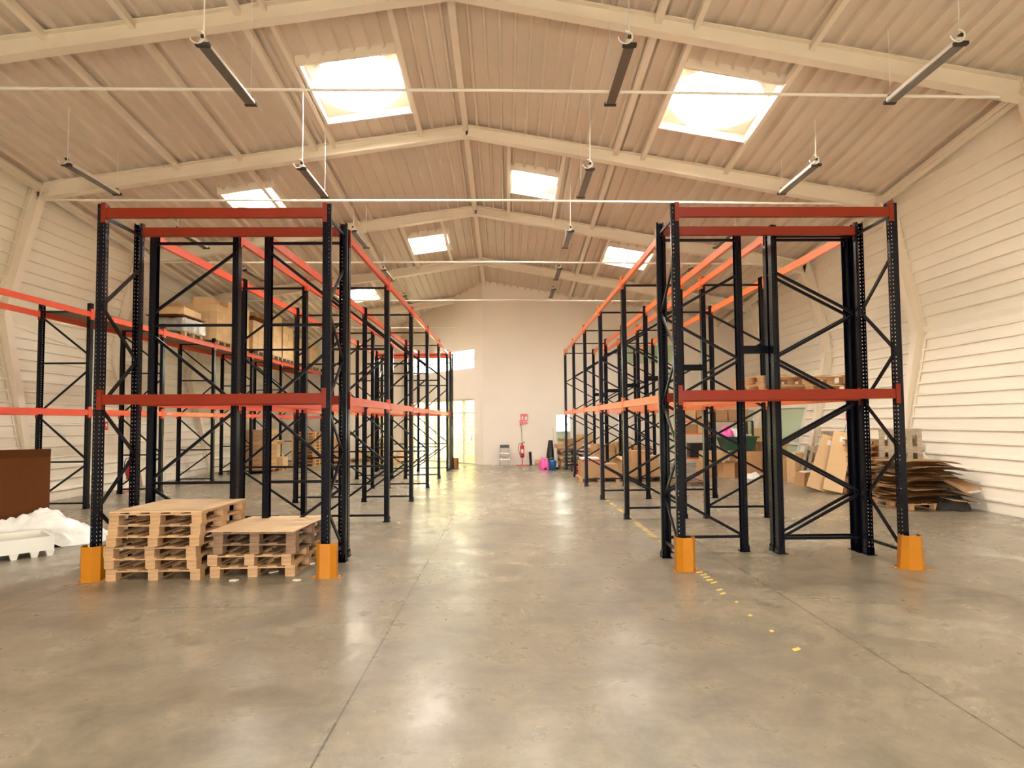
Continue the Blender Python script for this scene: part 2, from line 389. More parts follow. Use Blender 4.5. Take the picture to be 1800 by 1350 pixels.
for i, (a, b, z0, z1) in enumerate(GL):
    mb = MB(); frame_rect(mb, PR, a-.05, b+.05, 0, 2.25, .08, -.03, .07, bars=[1.0] if i == 0 else [])
    q = struct('window_%d' % (i+3), mb, M['white'], label='green glazed panel in the right wall' if i == 0 else 'narrow green glazed panel near the far right corner')
    pane(PR, a, b, .05, 2.2, .02, M['greenglass'], 'pane', q)
# slatted gate outside the glazed door
mb = MB()
for k in range(16):
    o0 = WO+WD*(-1.5)-WN*2.6; o1 = WO+WD*8-WN*2.6
    mb.bar(o0+Vector((0, 0, .1+k*.21)), o1+Vector((0, 0, .1+k*.21)), .03, .20)
gate = mat('pale_yellow_gate', (.86, .85, .60), .6)
tag(obj('slatted_gate', mb, gate), 'pale yellow slatted gate seen outside through the glazed door', 'gate')

# roof steel: portal frames
def ipoly(mb, a, b, d0, d1, wd, y):
    """I-section member between a and b (x,z pairs, sheet-side line); d0,d1 depth towards the room at the ends"""
    (ax, az), (bx, bz) = a, b; t = Vector((bx-ax, bz-az)); t.normalize(); n = Vector((-t.y, t.x))
    if n.y > 0 and abs(t.x) > abs(t.y): n = -n
    if abs(t.y) >= abs(t.x) and n.x*(ax if abs(ax) > 1 else 1) > 0: n = -n
    ft = .018
    def ring(A, B, off0a, off1a, off0b, off1b, hw):
        q = []
        for yy in (y-hw, y+hw):
            q += [(A[0]+n.x*off0a, yy, A[1]+n.y*off0a), (A[0]+n.x*off1a, yy, A[1]+n.y*off1a), (B[0]+n.x*off1b, yy, B[1]+n.y*off1b), (B[0]+n.x*off0b, yy, B[1]+n.y*off0b)]
        for f in ((0, 1, 2, 3), (4, 5, 6, 7), (0, 1, 5, 4), (1, 2, 6, 5), (2, 3, 7, 6), (3, 0, 4, 7)): mb.quad(*[q[i] for i in f])
    ring(a, b, 0, ft, 0, ft, wd/2); ring(a, b, d0-ft, d0, d1-ft, d1, wd/2); ring(a, b, ft, d0-ft, ft, d1-ft, .006)
def column(mb, sd, y, kz, ze):
    out = [(wall_x(sd, y, 0)-sd*.03, 0), (wall_x(sd, y, kz)-sd*.03, kz), (wall_x(sd, y, ze)-sd*.03, ze)]; dep = [.10, .26, .30]
    inn = [(x-sd*d, z) for (x, z), d in zip(out, dep)]
    def slab(p, q, x0, x1, hw):
        c = [(p[0]+x0, y-hw, p[1]), (p[0]+x1, y-hw, p[1]), (q[0]+x1, y-hw, q[1]), (q[0]+x0, y-hw, q[1])]; c += [(a, b+2*hw, e) for a, b, e in c]
        for f in ((0, 1, 2, 3), (4, 5, 6, 7), (0, 1, 5, 4), (1, 2, 6, 5), (2, 3, 7, 6), (3, 0, 4, 7)): mb.quad(*[c[i] for i in f])
    for i in (0, 1):
        slab(out[i], out[i+1], -.01, .01, .1); slab(inn[i], inn[i+1], -.01, .01, .1)
        a, b, c, d = out[i], out[i+1], inn[i+1], inn[i]
        for yy in (y-.006, y+.006): mb.quad((a[0], yy, a[1]), (b[0], yy, b[1]), (c[0], yy, c[1]), (d[0], yy, d[1]))
    mb.box(min(out[1][0], inn[1][0]), max(out[1][0], inn[1][0]), y-.09, y+.09, kz-.008, kz+.008)
FRAMES = [-6.55, -2.4, 1.75, 5.9, 10.05, 14.2, 18.35, 22.5]
tn = 1
for y in FRAMES+[26.65]:
    left_only = y > YE
    mb = MB()
    kz = lerp_tab(KL, y); zl = roof(-10.9, y)-.05; zr = roof(9.1, y)-.05
    column(mb, -1, y, kz, zl)
    if not left_only:
        ipoly(mb, (RX, roof(RX, y)-.09), (-11.0, roof(-11.0, y)-.09), .27, .36, .2, y)
        ipoly(mb, (RX, roof(RX, y)-.09), (9.3, roof(9.3, y)-.09), .27, .36, .2, y)
        column(mb, 1, y, 3.83, zr)
    else:
        ipoly(mb, (-2.3, roof(-2.3, y)-.09), (-11.0, roof(-11.0, y)-.09), .27, .36, .2, y)
    struct('trim_%d' % tn, mb, M['steel'], label='cream steel portal frame with angled columns'); tn += 1
# purlins, ridge and eaves beams
def along(x, y0, y1, wd, h, drop=.075):
    return MB().bar((x, y0, roof(x, y0)-drop-h/2), (x, y1, roof(x, y1)-drop-h/2), wd, h)
for x, y0, y1, wd in [(RX-.03, YB, YE, .13), (-2.0, YB, 14.2, .1), (-2.0, 18.35, 22.5, .1), (-4.5, YB, 22.5, .12), (-4.05, YB, 14.2, .08), (-3.25, 18.35, 22.5, .1),
                      (2.65, YB, YE, .12), (3.3, YB, 14.2, .1), (5.3, YB, 14.2, .1), (.10, 14.2, 18.35, .09), (1.46, 14.2, 18.35, .09), (3.3, 18.35, YE, .1), (4.85, 18.35, 22.5, .1),
                      (-6.25, YB, 22.5, .1), (-7.7, YB, 18.35, .1), (-5.15, 22.5, 26.6, .1), (-6.75, 22.5, 28.0, .1)]:
    struct('trim_%d' % tn, along(x, y0, y1, wd, .13), M['steel'], label='cream roof purlin'); tn += 1
for sd in (-1, 1):
    x = -10.85 if sd < 0 else 9.05; y1 = YL if sd < 0 else YE
    mb = MB(); mb.bar((x, YB, roof(x, YB)-.22), (x, y1, roof(x, y1)-.22), .16, .14); mb.bar((x-sd*.15, YB, roof(x, YB)-.28), (x-sd*.15, y1, roof(x, y1)-.28), .04, .06)
    struct('trim_%d' % tn, mb, M['steel'], label='cream eaves beam along the wall top'); tn += 1
    # flashing strip along the knee of the wall with dark gaps either side
    mb = MB(); y = YB
    while y < y1-.1:
        b = min(y+2, y1)
        for o0, o1, dd in ((-.13, .13, .045),):
            ka = lerp_tab(KL, y) if sd < 0 else 3.83; kb = lerp_tab(KL, b) if sd < 0 else 3.83
            q = lambda yy, kk, zz, d: (wall_x(sd, yy, kk+zz)-sd*d, yy, kk+zz)
            mb.quad(q(y, ka, o0, dd), q(b, kb, o0, dd), q(b, kb, 0, dd), q(y, ka, 0, dd)); mb.quad(q(y, ka, 0, dd), q(b, kb, 0, dd), q(b, kb, o1, dd), q(y, ka, o1, dd))
            mb.quad(q(y, ka, o0, 0), q(b, kb, o0, 0), q(b, kb, o0, dd), q(y, ka, o0, dd)); mb.quad(q(y, ka, o1, 0), q(b, kb, o1, 0), q(b, kb, o1, dd), q(y, ka, o1, dd))
        y = b
    struct('trim_%d' % tn, mb, M['wall'], label='cream flashing strip where the wall bends'); tn += 1
# tie rods across the hall
for i, (y, z) in enumerate([(1.75, 8.1), (5.9, 7.75), (10.05, 7.42), (14.2, 7.06), (18.35, 6.68), (22.5, 6.34)]):
    o = obj('tie_rod', MB().tube([(-10.75, y, z+.02), (-5, y, z+.0), (0, y, z), (8.55, y, z-.10)], .026, 8), M['cable'])
    names = ['tie rod behind the camera', 'tie rod above the camera', 'nearest thin cream tie rod, crossing the two big skylights', 'second nearest thin cream tie rod, just above the front racks',
             'third thin cream tie rod behind the near rack tops', 'farthest thin cream tie rod spanning in front of the back wall']
    tag(o, names[i], 'tie rod')
o = obj('tie_rod', MB().tube([(-10.75, 26.65, 5.98), (-1.9, 26.65, 5.96)], .022, 8), M['cable']); tag(o, 'short cream tie rod ending at the angled wall', 'tie rod')

# ------------------------------------------------------------------ skylights
def skylight(i, x, y, s, label):
    sl = -.141*-1 if x < RX else -.173
    t = thing('skylight', label, 'skylight', (x, y, roof(x, y)))
    Z = lambda px, py: (.141 if x < RX else -.173)*px - .11*py
    h = s/2
    for (a, b) in (((-h-.05, -h), (h+.05, -h)), ((-h-.05, h), (h+.05, h)), ((-h, -h), (-h, h)), ((h, -h), (h, h))):
        mb = MB(); mb.bar((a[0], a[1], Z(*a)-.09), (b[0], b[1], Z(*b)-.09), .06, .19); obj('frame_beam', mb, M['steel'], t)
    r = h*.95; n = 40; mb = MB()
    # infill plate with the round opening
    def sq(k):
        a = 2*math.pi*k/n; c, s_ = math.cos(a), math.sin(a); m = max(abs(c), abs(s_)); return (h*c/m, h*s_/m)
    ci = lambda k, rr=r: (rr*math.cos(2*math.pi*k/n), rr*math.sin(2*math.pi*k/n))
    for k in range(n):
        a, b, c, d = sq(k), sq(k+1), ci(k+1), ci(k)
        mb.quad((*a, Z(*a)-.01), (*b, Z(*b)-.01), (*c, Z(*c)-.01), (*d, Z(*d)-.01))
    for k in range(8):
        a = -h+(k+.5)*2*h/8
    obj('infill_plate', mb, M['roof'], t)
    mb = MB()
    for k in range(n):
        a, b = ci(k), ci(k+1); a2, b2 = ci(k, r+.03), ci(k+1, r+.03)
        for p, q in ((a, b), (a2, b2)): mb.quad((*p, Z(*p)-.03), (*q, Z(*q)-.03), (*q, Z(*q)+.28), (*p, Z(*p)+.28))
        mb.quad((*a, Z(*a)-.03), (*b, Z(*b)-.03), (*b2, Z(*b2)-.03), (*a2, Z(*a2)-.03))
    smooth(obj('curb', mb, M['white'], t))
    mb = MB(); mrg = 6
    for j in range(mrg):
        e0, e1 = math.pi/2*j/mrg, math.pi/2*(j+1)/mrg
        for k in range(n):
            q = []
            for e, kk in ((e0, k), (e0, k+1), (e1, k+1), (e1, k)):
                p = ci(kk, (r+.03)*math.cos(e)); q.append((*p, Z(*p)+.28+.32*h*math.sin(e)))
            mb.quad(*q)
    smooth(obj('dome', mb, M['dome'], t))
    return t
SL = ['big round skylight nearest on the left roof slope, glowing warm white', 'big round skylight nearest on the right roof slope, bluish white',
      'small round skylight just right of the ridge beam, second bay', 'round skylight far out on the left slope behind the left rack top',
      'small round skylight just left of the ridge in the third bay', 'round skylight on the right slope crossed by the right rack top beam',
      'farthest round skylight low on the left slope behind the rack posts', 'unseen skylight above the camera on the left slope, added for its light', 'unseen skylight above the camera on the right slope, added for its light',
      'skylight behind the camera far left', 'skylight behind the camera by the ridge, right', 'skylight behind the camera by the ridge, left']
for i, (x, y, s) in enumerate(SKY): skylight(i, x, y, s, SL[i])

# ------------------------------------------------------------------ hanging lamps
def lamp_proto():
    t = thing('hanging_lamp', 'x', 'lamp', (0, 0, 6.93), 0, 'long grey strip lamps hung from the roof in rows')
    L = 1.55; prof = [(-.035, .10), (.035, .10), (.085, .0), (-.085, .0)]
    m = Matrix(((1, 0, 0, 0), (0, 0, -1, L/2), (0, 1, 0, 0), (0, 0, 0, 1)))
    obj('housing', MB().prism(prof, 0, L, m), M['lamp'], t)
    mb = MB().box(-.072, .072, -L/2+.05, L/2-.05, -.012, .0); obj('lens', mb, M['lens'], t)
    for s in (-1, 1):
        mb = MB().box(-.095, .095, s*L/2-.03, s*L/2+.03, -.015, .03); mb.box(-.02, .02, s*L/2-.03, s*L/2+.03, .1, .14); obj('end_cap', mb, M['rubber'], t)
    mb = MB(); pts = [(-.0+.10*math.sin(a)-.06, -L/2-.03, .10+.09*math.cos(a)) for a in [i*math.pi/6 for i in range(10)]]
    mb.tube(pts, .010, 6); obj('cable_loop', mb, M['cable'], t)
    return t
lp = lamp_proto()
LAMPS = [(-4.08, 8.85), (-4.10, 12.88), (-4.09, 16.9), (-4.12, 21.1), (-4.13, 25.3), (-8.65, 12.7), (-8.75, 16.9), (-8.75, 21.0),
         (1.72, 8.82), (1.74, 12.9), (1.77, 16.95), (1.82, 21.0), (1.86, 24.2), (6.28, 8.75), (6.31, 12.7), (6.3, 17.0), (6.3, 21.0)]
LT = ['strip lamp nearest in the row left of the ridge, seen from below', 'strip lamp second in the row left of the ridge, above the left rack corner', 'strip lamp third in the row left of the ridge, right of the left front rack', 'strip lamp fourth in the row left of the ridge', 'strip lamp farthest in the row left of the ridge',
      'pale strip lamp by the left wall above the left rack corner', 'strip lamp partly behind the left front rack top beams', 'strip lamp low at the far left seen between rack beams',
      'strip lamp nearest right of the ridge, seen end on', 'strip lamp second right of the ridge', 'strip lamp third right of the ridge', 'strip lamp fourth right of the ridge', 'strip lamp farthest right of the ridge before the back wall',
      'pale strip lamp nearest the right wall at the top right', 'pale strip lamp above the right front rack', 'strip lamp far right behind the right rack beams', 'strip lamp farthest at the right wall behind the racks']
for i, (x, y) in enumerate(LAMPS):
    t = lp if i == 0 else copy_tree(lp)
    t.location = (x, y, 6.93); t['label'] = LT[i]
    for s, r in ((-1, .011), (1, .0045)):
        zt = roof(x, y+s*.75)-6.93-.05; mb = MB().tube([(0, s*.76, .10), (0.01, s*.76, zt*.5), (0, s*.76, zt)], r, 6); obj('suspension_cable', mb, M['cable'], t)

# ------------------------------------------------------------------ pallet racking
HP = 4.46
def post_mesh(H=HP):
    """perforated omega section, face at y=0 facing -y, opening to +y"""
    me = bpy.data.meshes.new('rack_post'); bm = bmesh.new()
    P = .05; n = int((H-.06)/P)
    # outline across: list of (x, y, hole column?)
    xs = [(-.035, .088), (-.035, .062), (-.05, .048), (-.05, .031), (-.05, .022), (-.05, 0), (-.033, 0), (-.021, 0), (.024, 0), (.029, 0), (.05, 0), (.05, .022), (.05, .031), (.05, .048), (.035, .062), (.035, .088)]
    hole = {3, 6, 8, 11}
    # zero based segment index between xs[i] and xs[i+1]
    zs = [0.0]
    for k in range(n): zs += [.04+k*P, .04+k*P+.015]
    zs.append(H)
    grid = [[bm.verts.new((x, y, z)) for x, y in xs] for z in zs]
    for j in range(len(zs)-1):
        is_hole_row = (j % 2 == 1)
        for i in range(len(xs)-1):
            if is_hole_row and i in hole: continue
            bm.faces.new((grid[j][i], grid[j][i+1], grid[j+1][i+1], grid[j+1][i]))
    bm.to_mesh(me); bm.free(); me.materials.append(M['navy']); return me
POST = post_mesh()
BASE = MB().box(-.065, .065, -.02, .12, 0, .008).prism([(-.06, -.012), (.06, -.012), (.05, -.003), (-.05, -.003)], .008, .07).box(-.055, -.05, -.01, .07, .008, .09).box(.05, .055, -.01, .07, .008, .09).mesh('base_plate', M['navy'])
BRACE = MB().box(-.019, .019, -.012, .012, 0, 1).mesh('brace', M['brace'])
CONN = {}
def conn_mesh(k):
    if k not in CONN:
        mb = MB(); mb.box(0, .055, -.010, -.005, -.12, .12); mb.box(.05, .055, -.010, .045, -.12, .12)
        mb.cur = 1
        for z in (-.09, -.04, .04, .09): mb.box(.012, .024, -.012, -.009, z-.008, z+.008)
        CONN[k] = mb.mesh('end_connector', M[k], M['black'])
    return CONN[k]
BEAMM = {}
def beam_mesh(L, k, hh=.118):
    key = (round(L, 3), k)
    if key not in BEAMM:
        # stepped box section
        pr = [(0, -hh/2), (.05, -hh/2), (.05, hh/2), (.018, hh/2), (.018, hh/2-.022), (0, hh/2-.022)]
        if k == 'shaded': pr = [(0, -hh/2), (.05, -hh/2), (.05, hh/2), (0, hh/2)]
        m = Matrix(((0, 0, 1, 0), (1, 0, 0, 0), (0, 1, 0, 0), (0, 0, 0, 1)))
        mb = MB().prism(pr, 0, L, m); BEAMM[key] = mb.mesh('beam', M[k])
    return BEAMM[key]
def brace(t, a, b, th=1.0):
    a, b = Vector(a), Vector(b); d = b-a
    o = link('brace', BRACE, t, a); o.rotation_mode = 'QUATERNION'; o.rotation_quaternion = d.to_track_quat('Z', 'X'); o.scale = (th, th, d.length); return o
def zig(first, D):
    zz = [.2, .8, 1.42, 2.02, 2.63, 3.23, 3.83]; out = []; e = first
    for a, b in zip(zz, zz[1:]):
        out.append((a+.01, e, b-.01, 1-e)); e = 1-e
    return out + [(.2, 0, .2, 1), (4.31, 0, 4.31, 1)]
def typb(fl):
    dg = [(4.16, 0, 3.33, 1), (3.0, 1, 2.09, 0), (1.97, 0, 1.06, 1), (.95, 1, .2, 0)]
    return [(a, e ^ fl, b, f ^ fl) for a, e, b, f in dg] + [(z, 0, z, 1) for z in (.12, 1.01, 3.15, 4.28)]
def upright(t, x, D, pattern):
    for side in (0, 1):
        o = link('post', POST, t, (x, 0 if side == 0 else D, 0), (0, 0, 0 if side == 0 else math.pi))
        link('base_plate', BASE, o)
    for (za, ea, zb, eb) in pattern:
        ya = .05 if ea == 0 else D-.05; yb = .05 if eb == 0 else D-.05
        brace(t, (x, ya, za), (x, yb, zb))
def rack(label, loc, rz, xs, D, pattern, beams, kb, extra=(), top_kb=None, name='pallet_rack'):
    """xs: frame positions along local x; beams: list of (bay, z, side) """
    t = thing(name, label, 'storage rack', loc, rz)
    for x in list(xs)+list(extra): upright(t, x, D, pattern)
    for (bay, z, side) in beams:
        a, b = xs[bay], xs[bay+1]; L = b-a-.1
        k = kb
        if side == 0: o = link('beam', beam_mesh(L, k), t, (a+.05, -.004, z))
        else: o = link('beam', beam_mesh(L, k), t, (b-.05, D+.004, z), (0, 0, math.pi))
        link('end_connector', conn_mesh(k), o, (-.055, .0, .0)) 
        c = link('end_connector', conn_mesh(k), o, (L+.055, .0, .0)); c.scale = (-1, 1, 1)
    return t
ZB, ZT = 2.10, 4.35
def allb(n, zs=(ZB, ZT)): return [(i, z, s) for i in range(n) for z in zs for s in (0, 1)]
YS = [8.32+2.815*i for i in range(6)]
rel = [y-YS[0] for y in YS]
rack('front left cross rack with deep orange beams over the pallet stacks', (-4.85, 7.28, 0), 0, [0, 2.69], .78, zig(1, .78), allb(1), 'shaded')
rack('front right cross rack with deep orange beams, empty floor beneath', (2.08, 7.28, 0), 0, [0, 2.71], .78, zig(0, .78), allb(1), 'shaded')
rack('long rack row along the left side of the aisle, red beams', (-2.15, YS[0], 0), R(90), rel, 1.15, typb(1), allb(5), 'red')
rack('second rack row behind the left aisle row, red beams', (-3.65, YS[0], 0), R(90), rel, 1.2, typb(0), allb(5), 'red')
rack('far end cross rack with bright red top beams at the end of the left rows', (-4.85, 22.9, 0), 0, [0, 2.72], .75, zig(1, .75), allb(1), 'red')
RA = rack('long rack row along the right side of the aisle, orange beams', (3.28, YS[0], 0), R(90), rel, 1.14, zig(0, 1.14), allb(5), 'orange')
RB = rack('second rack row behind the right aisle row, orange beams, pallets on it', (4.82, YS[0], 0), R(90), rel, 1.2, zig(1, 1.2), allb(5), 'orange', extra=(-.17,))
SP = MB().box(-.02, .02, 0, .36, -.055, .055).mesh('row_spacer', M['navy'])
for i in range(6):
    link('row_spacer', SP, RA, (rel[i]+.03, -.36, 2.77)); 
WY = [10.55+2.8*i for i in range(7)]+[29.95]
WR = rack('rack row along the left wall, red beams, loaded with cartons on top', (-9.05, WY[0], 0), R(90), [y-WY[0] for y in WY], 1.12, typb(1), allb(7, (2.08, 4.22)), 'red')
# chipboard decks on the loaded bays of the wall row
for b in range(1, 7):
    mb = MB().box(.06, 2.74, .03, 1.09, 0, .03)
    obj('shelf_deck', mb, M['woodold'], WR, loc=(WY[b]-WY[0], 0, 4.285))
mb = MB()
o = obj('hanging_label', MB().box(-.15, .15, -.004, .004, -.2, 0), M['paper'], WR, loc=(WY[2]-WY[0]+.3, -.02, 2.1), rot=(.5, 0, 0)); o['label'] = 'white paper label'

# column guards
def guard(loc, rz, label, flare=1.0, m='yellow', group=None):
    t = thing('post_guard', label, 'post guard', loc, rz, group)
    mb = MB(); pr = [(-.11, .12), (-.115, .02), (-.06, -.045), (.06, -.045), (.115, .02), (.11, .12)]; H = .40
    for a, b in zip(pr, pr[1:]):
        mb.quad((a[0]*flare, a[1], 0), (b[0]*flare, b[1], 0), (b[0], b[1], H), (a[0], a[1], H))
        k = .965; mb.quad((a[0]*k*flare, a[1]+.005, 0), (b[0]*k*flare, b[1]+.005, 0), (b[0]*k, b[1]+.005, H), (a[0]*k, a[1]+.005, H))
        mb.quad((a[0], a[1], H), (b[0], b[1], H), (b[0]*k, b[1]+.005, H), (a[0]*k, a[1]+.005, H))
    obj('guard_shell', mb, M[m], t)
    for s in (-1, 1):
        f = obj('foot_flange', MB().box(s*.115*flare-.0 if s > 0 else -.175*flare, .175*flare if s > 0 else -.115*flare, .0, .10, 0, .006), M[m], t)
        obj('anchor_bolt', MB().tube([(s*.145*flare, .05, .006), (s*.145*flare, .05, .022)], .009, 6), M['alu'], f)
    return t
guard((-4.83, 7.17, 0), 0, 'yellow post guard at the far left front post, beside the tall pallet stack')
guard((-2.12, 7.18, 0), 0, 'yellow post guard at the left rack post beside the aisle')
guard((2.13, 7.26, 0), .1, 'yellow post guard at the right rack post beside the aisle')
guard((4.83, 7.2, 0), -.12, 'flared yellow post guard at the rightmost front post', 1.25)
guard((-2.0, 23.72, 0), R(180), 'small yellow-brown post guard at the far end of the left rows')

# ------------------------------------------------------------------ pallets
PAL = {}
def pallet_meshes(w, d, key, seed=0):
    k = (w, d, key)
    if k in PAL: return PAL[k]
    rnd = random.Random(seed+int(w*100)); th = .015; bh = .085; bw = .115
    top = MB(); n = 5; z = th+bh
    for x in (-w/2+bw/2, 0, w/2-bw/2): pass
    for y in (-d/2, -bw/2*0-.07, d/2-.14):
        top.box(-w/2, w/2, y, y+.14 if y > -d/2+.01 else y+.14, z, z+th)
    for i in range(n):
        ww = min(.13, w*.118); x = -w/2 + (w-ww)*i/(n-1); top.box(x, x+ww, -d/2, d/2, z+th+.0005, z+2*th)
    bl = MB().box(-bw/2, bw/2, -.055, .055, 0, bh)
    bt = MB().box(-.055, .055, -d/2, d/2, 0, th)
    PAL[k] = (top.mesh('top_deck', M[key]), bl.mesh('block', M[key]), bt.mesh('bottom_board', M[key])); return PAL[k]
def pallet(loc, rz, label, w=1.1, d=1.0, key='wood', group=None, rot=None):
    t = thing('wooden_pallet', label, 'pallet', loc, rz, group)
    a, b, c = pallet_meshes(w, d, key); th = .015
    link('top_deck', a, t)
    for x in (-w/2+.0575, 0, w/2-.0575):
        link('bottom_board', c, t, (x, 0, 0))
        for y in (-d/2+.055, 0, d/2-.055): link('block', b, t, (x, y, th))
    if rot: t.rotation_euler = rot
    return t
PH = .130
n1 = ['lowest pallet of the taller left stack, on the floor', 'second pallet from the floor in the taller left stack', 'third pallet from the floor in the taller left stack',
      'fourth pallet from the floor in the taller left stack', 'fifth pallet from the floor in the taller left stack', 'topmost pallet of the taller left stack, under plywood']
offs = [(0.0, 0, .03), (-.03, .02, 0), (-.04, .02, .0), (.0, .0, .01), (.02, .0, 0), (.03, 0, 0)]
for i, l in enumerate(n1):
    ox, oy, rz = offs[i]; pallet((-4.1+ox, 7.73+oy, i*PH), rz-.03, l, 1.08, 1.12, 'wood')
o = obj('plywood_sheet', MB().box(-.54, .54, -.565, .565, 0, .012), M['ply'], None, (-4.07, 7.73, 6*PH+.002), (0, 0, -.03)); tag(o, 'pale plywood sheet lying on top of the taller pallet stack', 'sheet')
n2 = ['lowest pallet of the lower stack by the aisle post, on the floor', 'second pallet from the floor in the lower stack, light front blocks', 'dark third pallet from the floor in the lower stack', 'dark topmost pallet of the lower stack, under cardboard']
for i, l in enumerate(n2):
    pallet((-3.02+(-.03 if i == 1 else .03*(i > 1)), 7.87+.02*i, i*PH), [.03, .0, -.02, -.03][i], l, .98, 1.2, 'wood' if i < 2 else 'woodold')
o = obj('cardboard_sheet', MB().box(-.56, -.2, -.60, .58, 0, .006).box(-.195, .5, -.62, .60, .001, .007), M['ply'], None, (-2.98, 7.88, 4*PH+.004), (0, 0, -.05)); tag(o, 'flat light cardboard sheet covering the lower pallet stack', 'sheet')
# litter under and beside the stack
for i, (x, y, s) in enumerate([(-3.15, 7.12, .05), (-2.85, 7.5, .07), (-2.7, 7.6, .06), (-2.42, 7.08, .045), (-2.5, 7.9, .04), (-1.95, 11.0, .05)]):
    tag(obj('wood_chip', MB().prism([(-s, -s*.4), (s*.7, -s*.6), (s, s*.3), (-s*.4, s*.7)], 0, .012), M['chip'], None, (x, y, .001), (0, 0, i)), ['pale chip on the floor under the lower pallet stack', 'pale chips between the stack blocks', 'pale chip behind the stack blocks', 'pale chip just right of the lower stack', 'small pale chip beside the yellow guard', 'small chip on the aisle floor by a left rack foot'][i], 'litter')

# ------------------------------------------------------------------ cartons
CM = {}
def carton_mesh(w, d, h, key):
    k = (round(w, 2), round(d, 2), round(h, 2), key)
    if k in CM: return CM[k]
    mb = MB(); w, d, h = k[:3]
    mb.box(-w/2, w/2, -d/2, d/2, 0, h-.004); mb.box(-w/2, w/2, -d/2, -.002, h-.0035, h); mb.box(-w/2, w/2, .002, d/2, h-.0035, h)
    body = mb.mesh('carton', M[key])
    tp = MB().box(-w/2-.0015, w/2+.0015, -.025, .025, h-.001, h+.0012).box(-w/2-.0015, -w/2, -.025, .025, h-.08, h).box(w/2, w/2+.0015, -.025, .025, h-.08, h).mesh('tape', M['tape'])
    CM[k] = (body, tp); return CM[k]
def carton(loc, dims, label, rz=0, key='card', group=None, tape=True, tilt=None):
    b, tp = carton_mesh(*dims, key)
    o = link('cardboard_box', b, None, loc, (tilt[0] if tilt else 0, tilt[1] if tilt else 0, rz)); tag(o, label, 'box', group)
    if tape: link('tape', tp, o)
    return o
def open_box(loc, dims, label, rz=0, key='card', flaps=(1, 1, 1, 1), ang=(2.2, 2.2, 2.2, 2.2), fl=None):
    w, d, h = dims; T = .006
    mb = MB().box(-w/2, w/2, -d/2, d/2, 0, T).box(-w/2, w/2, -d/2, -d/2+T, T, h).box(-w/2, w/2, d/2-T, d/2, T, h).box(-w/2, -w/2+T, -d/2+T, d/2-T, T, h).box(w/2-T, w/2, -d/2+T, d/2-T, T, h)
    o = tag(obj('open_cardboard_box', mb, M[key], None, loc, (0, 0, rz)), label, 'box')
    fl = fl or min(w, d)*.45
    for i, (cx, cy, a, L) in enumerate([(0, -d/2, 0, w), (w/2, 0, R(90), d), (0, d/2, R(180), w), (-w/2, 0, R(270), d)]):
        if not flaps[i]: continue
        f = obj('flap', MB().box(-L/2, L/2, -T/2, T/2, 0, fl), M[key], o, (cx, cy, h)); f.rotation_euler = (math.pi/2-(ang[i]-math.pi/2) if False else -(ang[i]-math.pi)-math.pi/2+math.pi/2, 0, a)
    return o

# big brown carton at the left edge
o = open_box((-8.40, 10.51, 0), (1.0, .8, 1.27), 'large plain brown cardboard box at the left edge, top flaps standing up', R(38), 'carddark', flaps=(1, 0, 0, 0), ang=(3.0-.5, 0, 0, 0), fl=.17)

# white plastic tray pallet and film heap
t = thing('plastic_tray_pallet', 'white plastic tray pallet with stub feet in front of the film heap', 'tray pallet', (-6.82, 8.68, 0), R(46))
mb = MB().box(-.33, .33, -.4, .4, .08, .11).box(-.33, .33, -.4, -.37, .11, .27).box(-.33, .33, .37, .4, .11, .27).box(-.33, -.30, -.37, .37, .11, .27).box(.30, .33, -.37, .37, .11, .27)
obj('tray', mb, M['foam'], t)
for x in (-.29, -.10, .12, .29):
    for y in (-.34, .34):
        mb = MB(); n0 = [(-.05, -.05), (.05, -.05), (.05, .05), (-.05, .05)]; n1_ = [(a*.6, b*.8) for a, b in n0]
        mb.quad(*[(a, b, 0) for a, b in n1_]); mb.quad(*[(a, b, .08) for a, b in n0])
        for q in range(4): mb.quad((*n1_[q], 0), (*n1_[(q+1) % 4], 0), (*n0[(q+1) % 4], .08), (*n0[q], .08))
        obj('foot', mb, M['foam'], t, (x, y, 0))
def heap(name, label, cat, loc, rx, ry, h, m, seed, rz=0, rough=.5, n=46, kind=None):
    from mathutils import noise as ns
    me = bpy.data.meshes.new(name); bm = bmesh.new(); g = []
    for j in range(n+1):
        row = []
        for i in range(n+1):
            u, v = i/n*2-1, j/n*2-1; r = math.sqrt(u*u+v*v)
            edge = 1+.22*ns.noise(Vector((math.atan2(v, u)*1.3, seed, 0)))
            f = max(0, 1-(r/edge)**2)
            z = h*f**.7*(.75+.5*ns.noise(Vector((u*1.5+seed, v*1.5, 0)))) + (.5*h*rough*abs(ns.noise(Vector((u*5, v*5+seed, 3))))+.25*h*rough*abs(ns.noise(Vector((u*12, v*12, seed)))))*min(1, f*3)
            rr = min(1, edge/max(r, 1e-6)) if r > edge else 1
            row.append(bm.verts.new((u*rx*rr, v*ry*rr, max(z, .003))))
        g.append(row)
    for j in range(n):
        for i in range(n): bm.faces.new((g[j][i], g[j][i+1], g[j+1][i+1], g[j+1][i]))
    # underside
    bot = [bm.verts.new((v.co.x, v.co.y, 0)) for v in ([g[0][i] for i in range(n+1)]+[g[j][n] for j in range(1, n+1)]+[g[n][i] for i in range(n-1, -1, -1)]+[g[j][0] for j in range(n-1, 0, -1)])]
    bm.faces.new(list(reversed(bot)))
    bm.to_mesh(me); bm.free(); me.materials.append(m)
    o = link(name, me, None, loc, (0, 0, rz)); smooth(o); return tag(o, label, cat, None, kind)
heap('plastic_film', 'crumpled heap of white plastic film on the floor by the big brown box', 'plastic film', (-7.25, 9.55, 0), 1.05, .5, .45, M['film'], 3.3, .25)

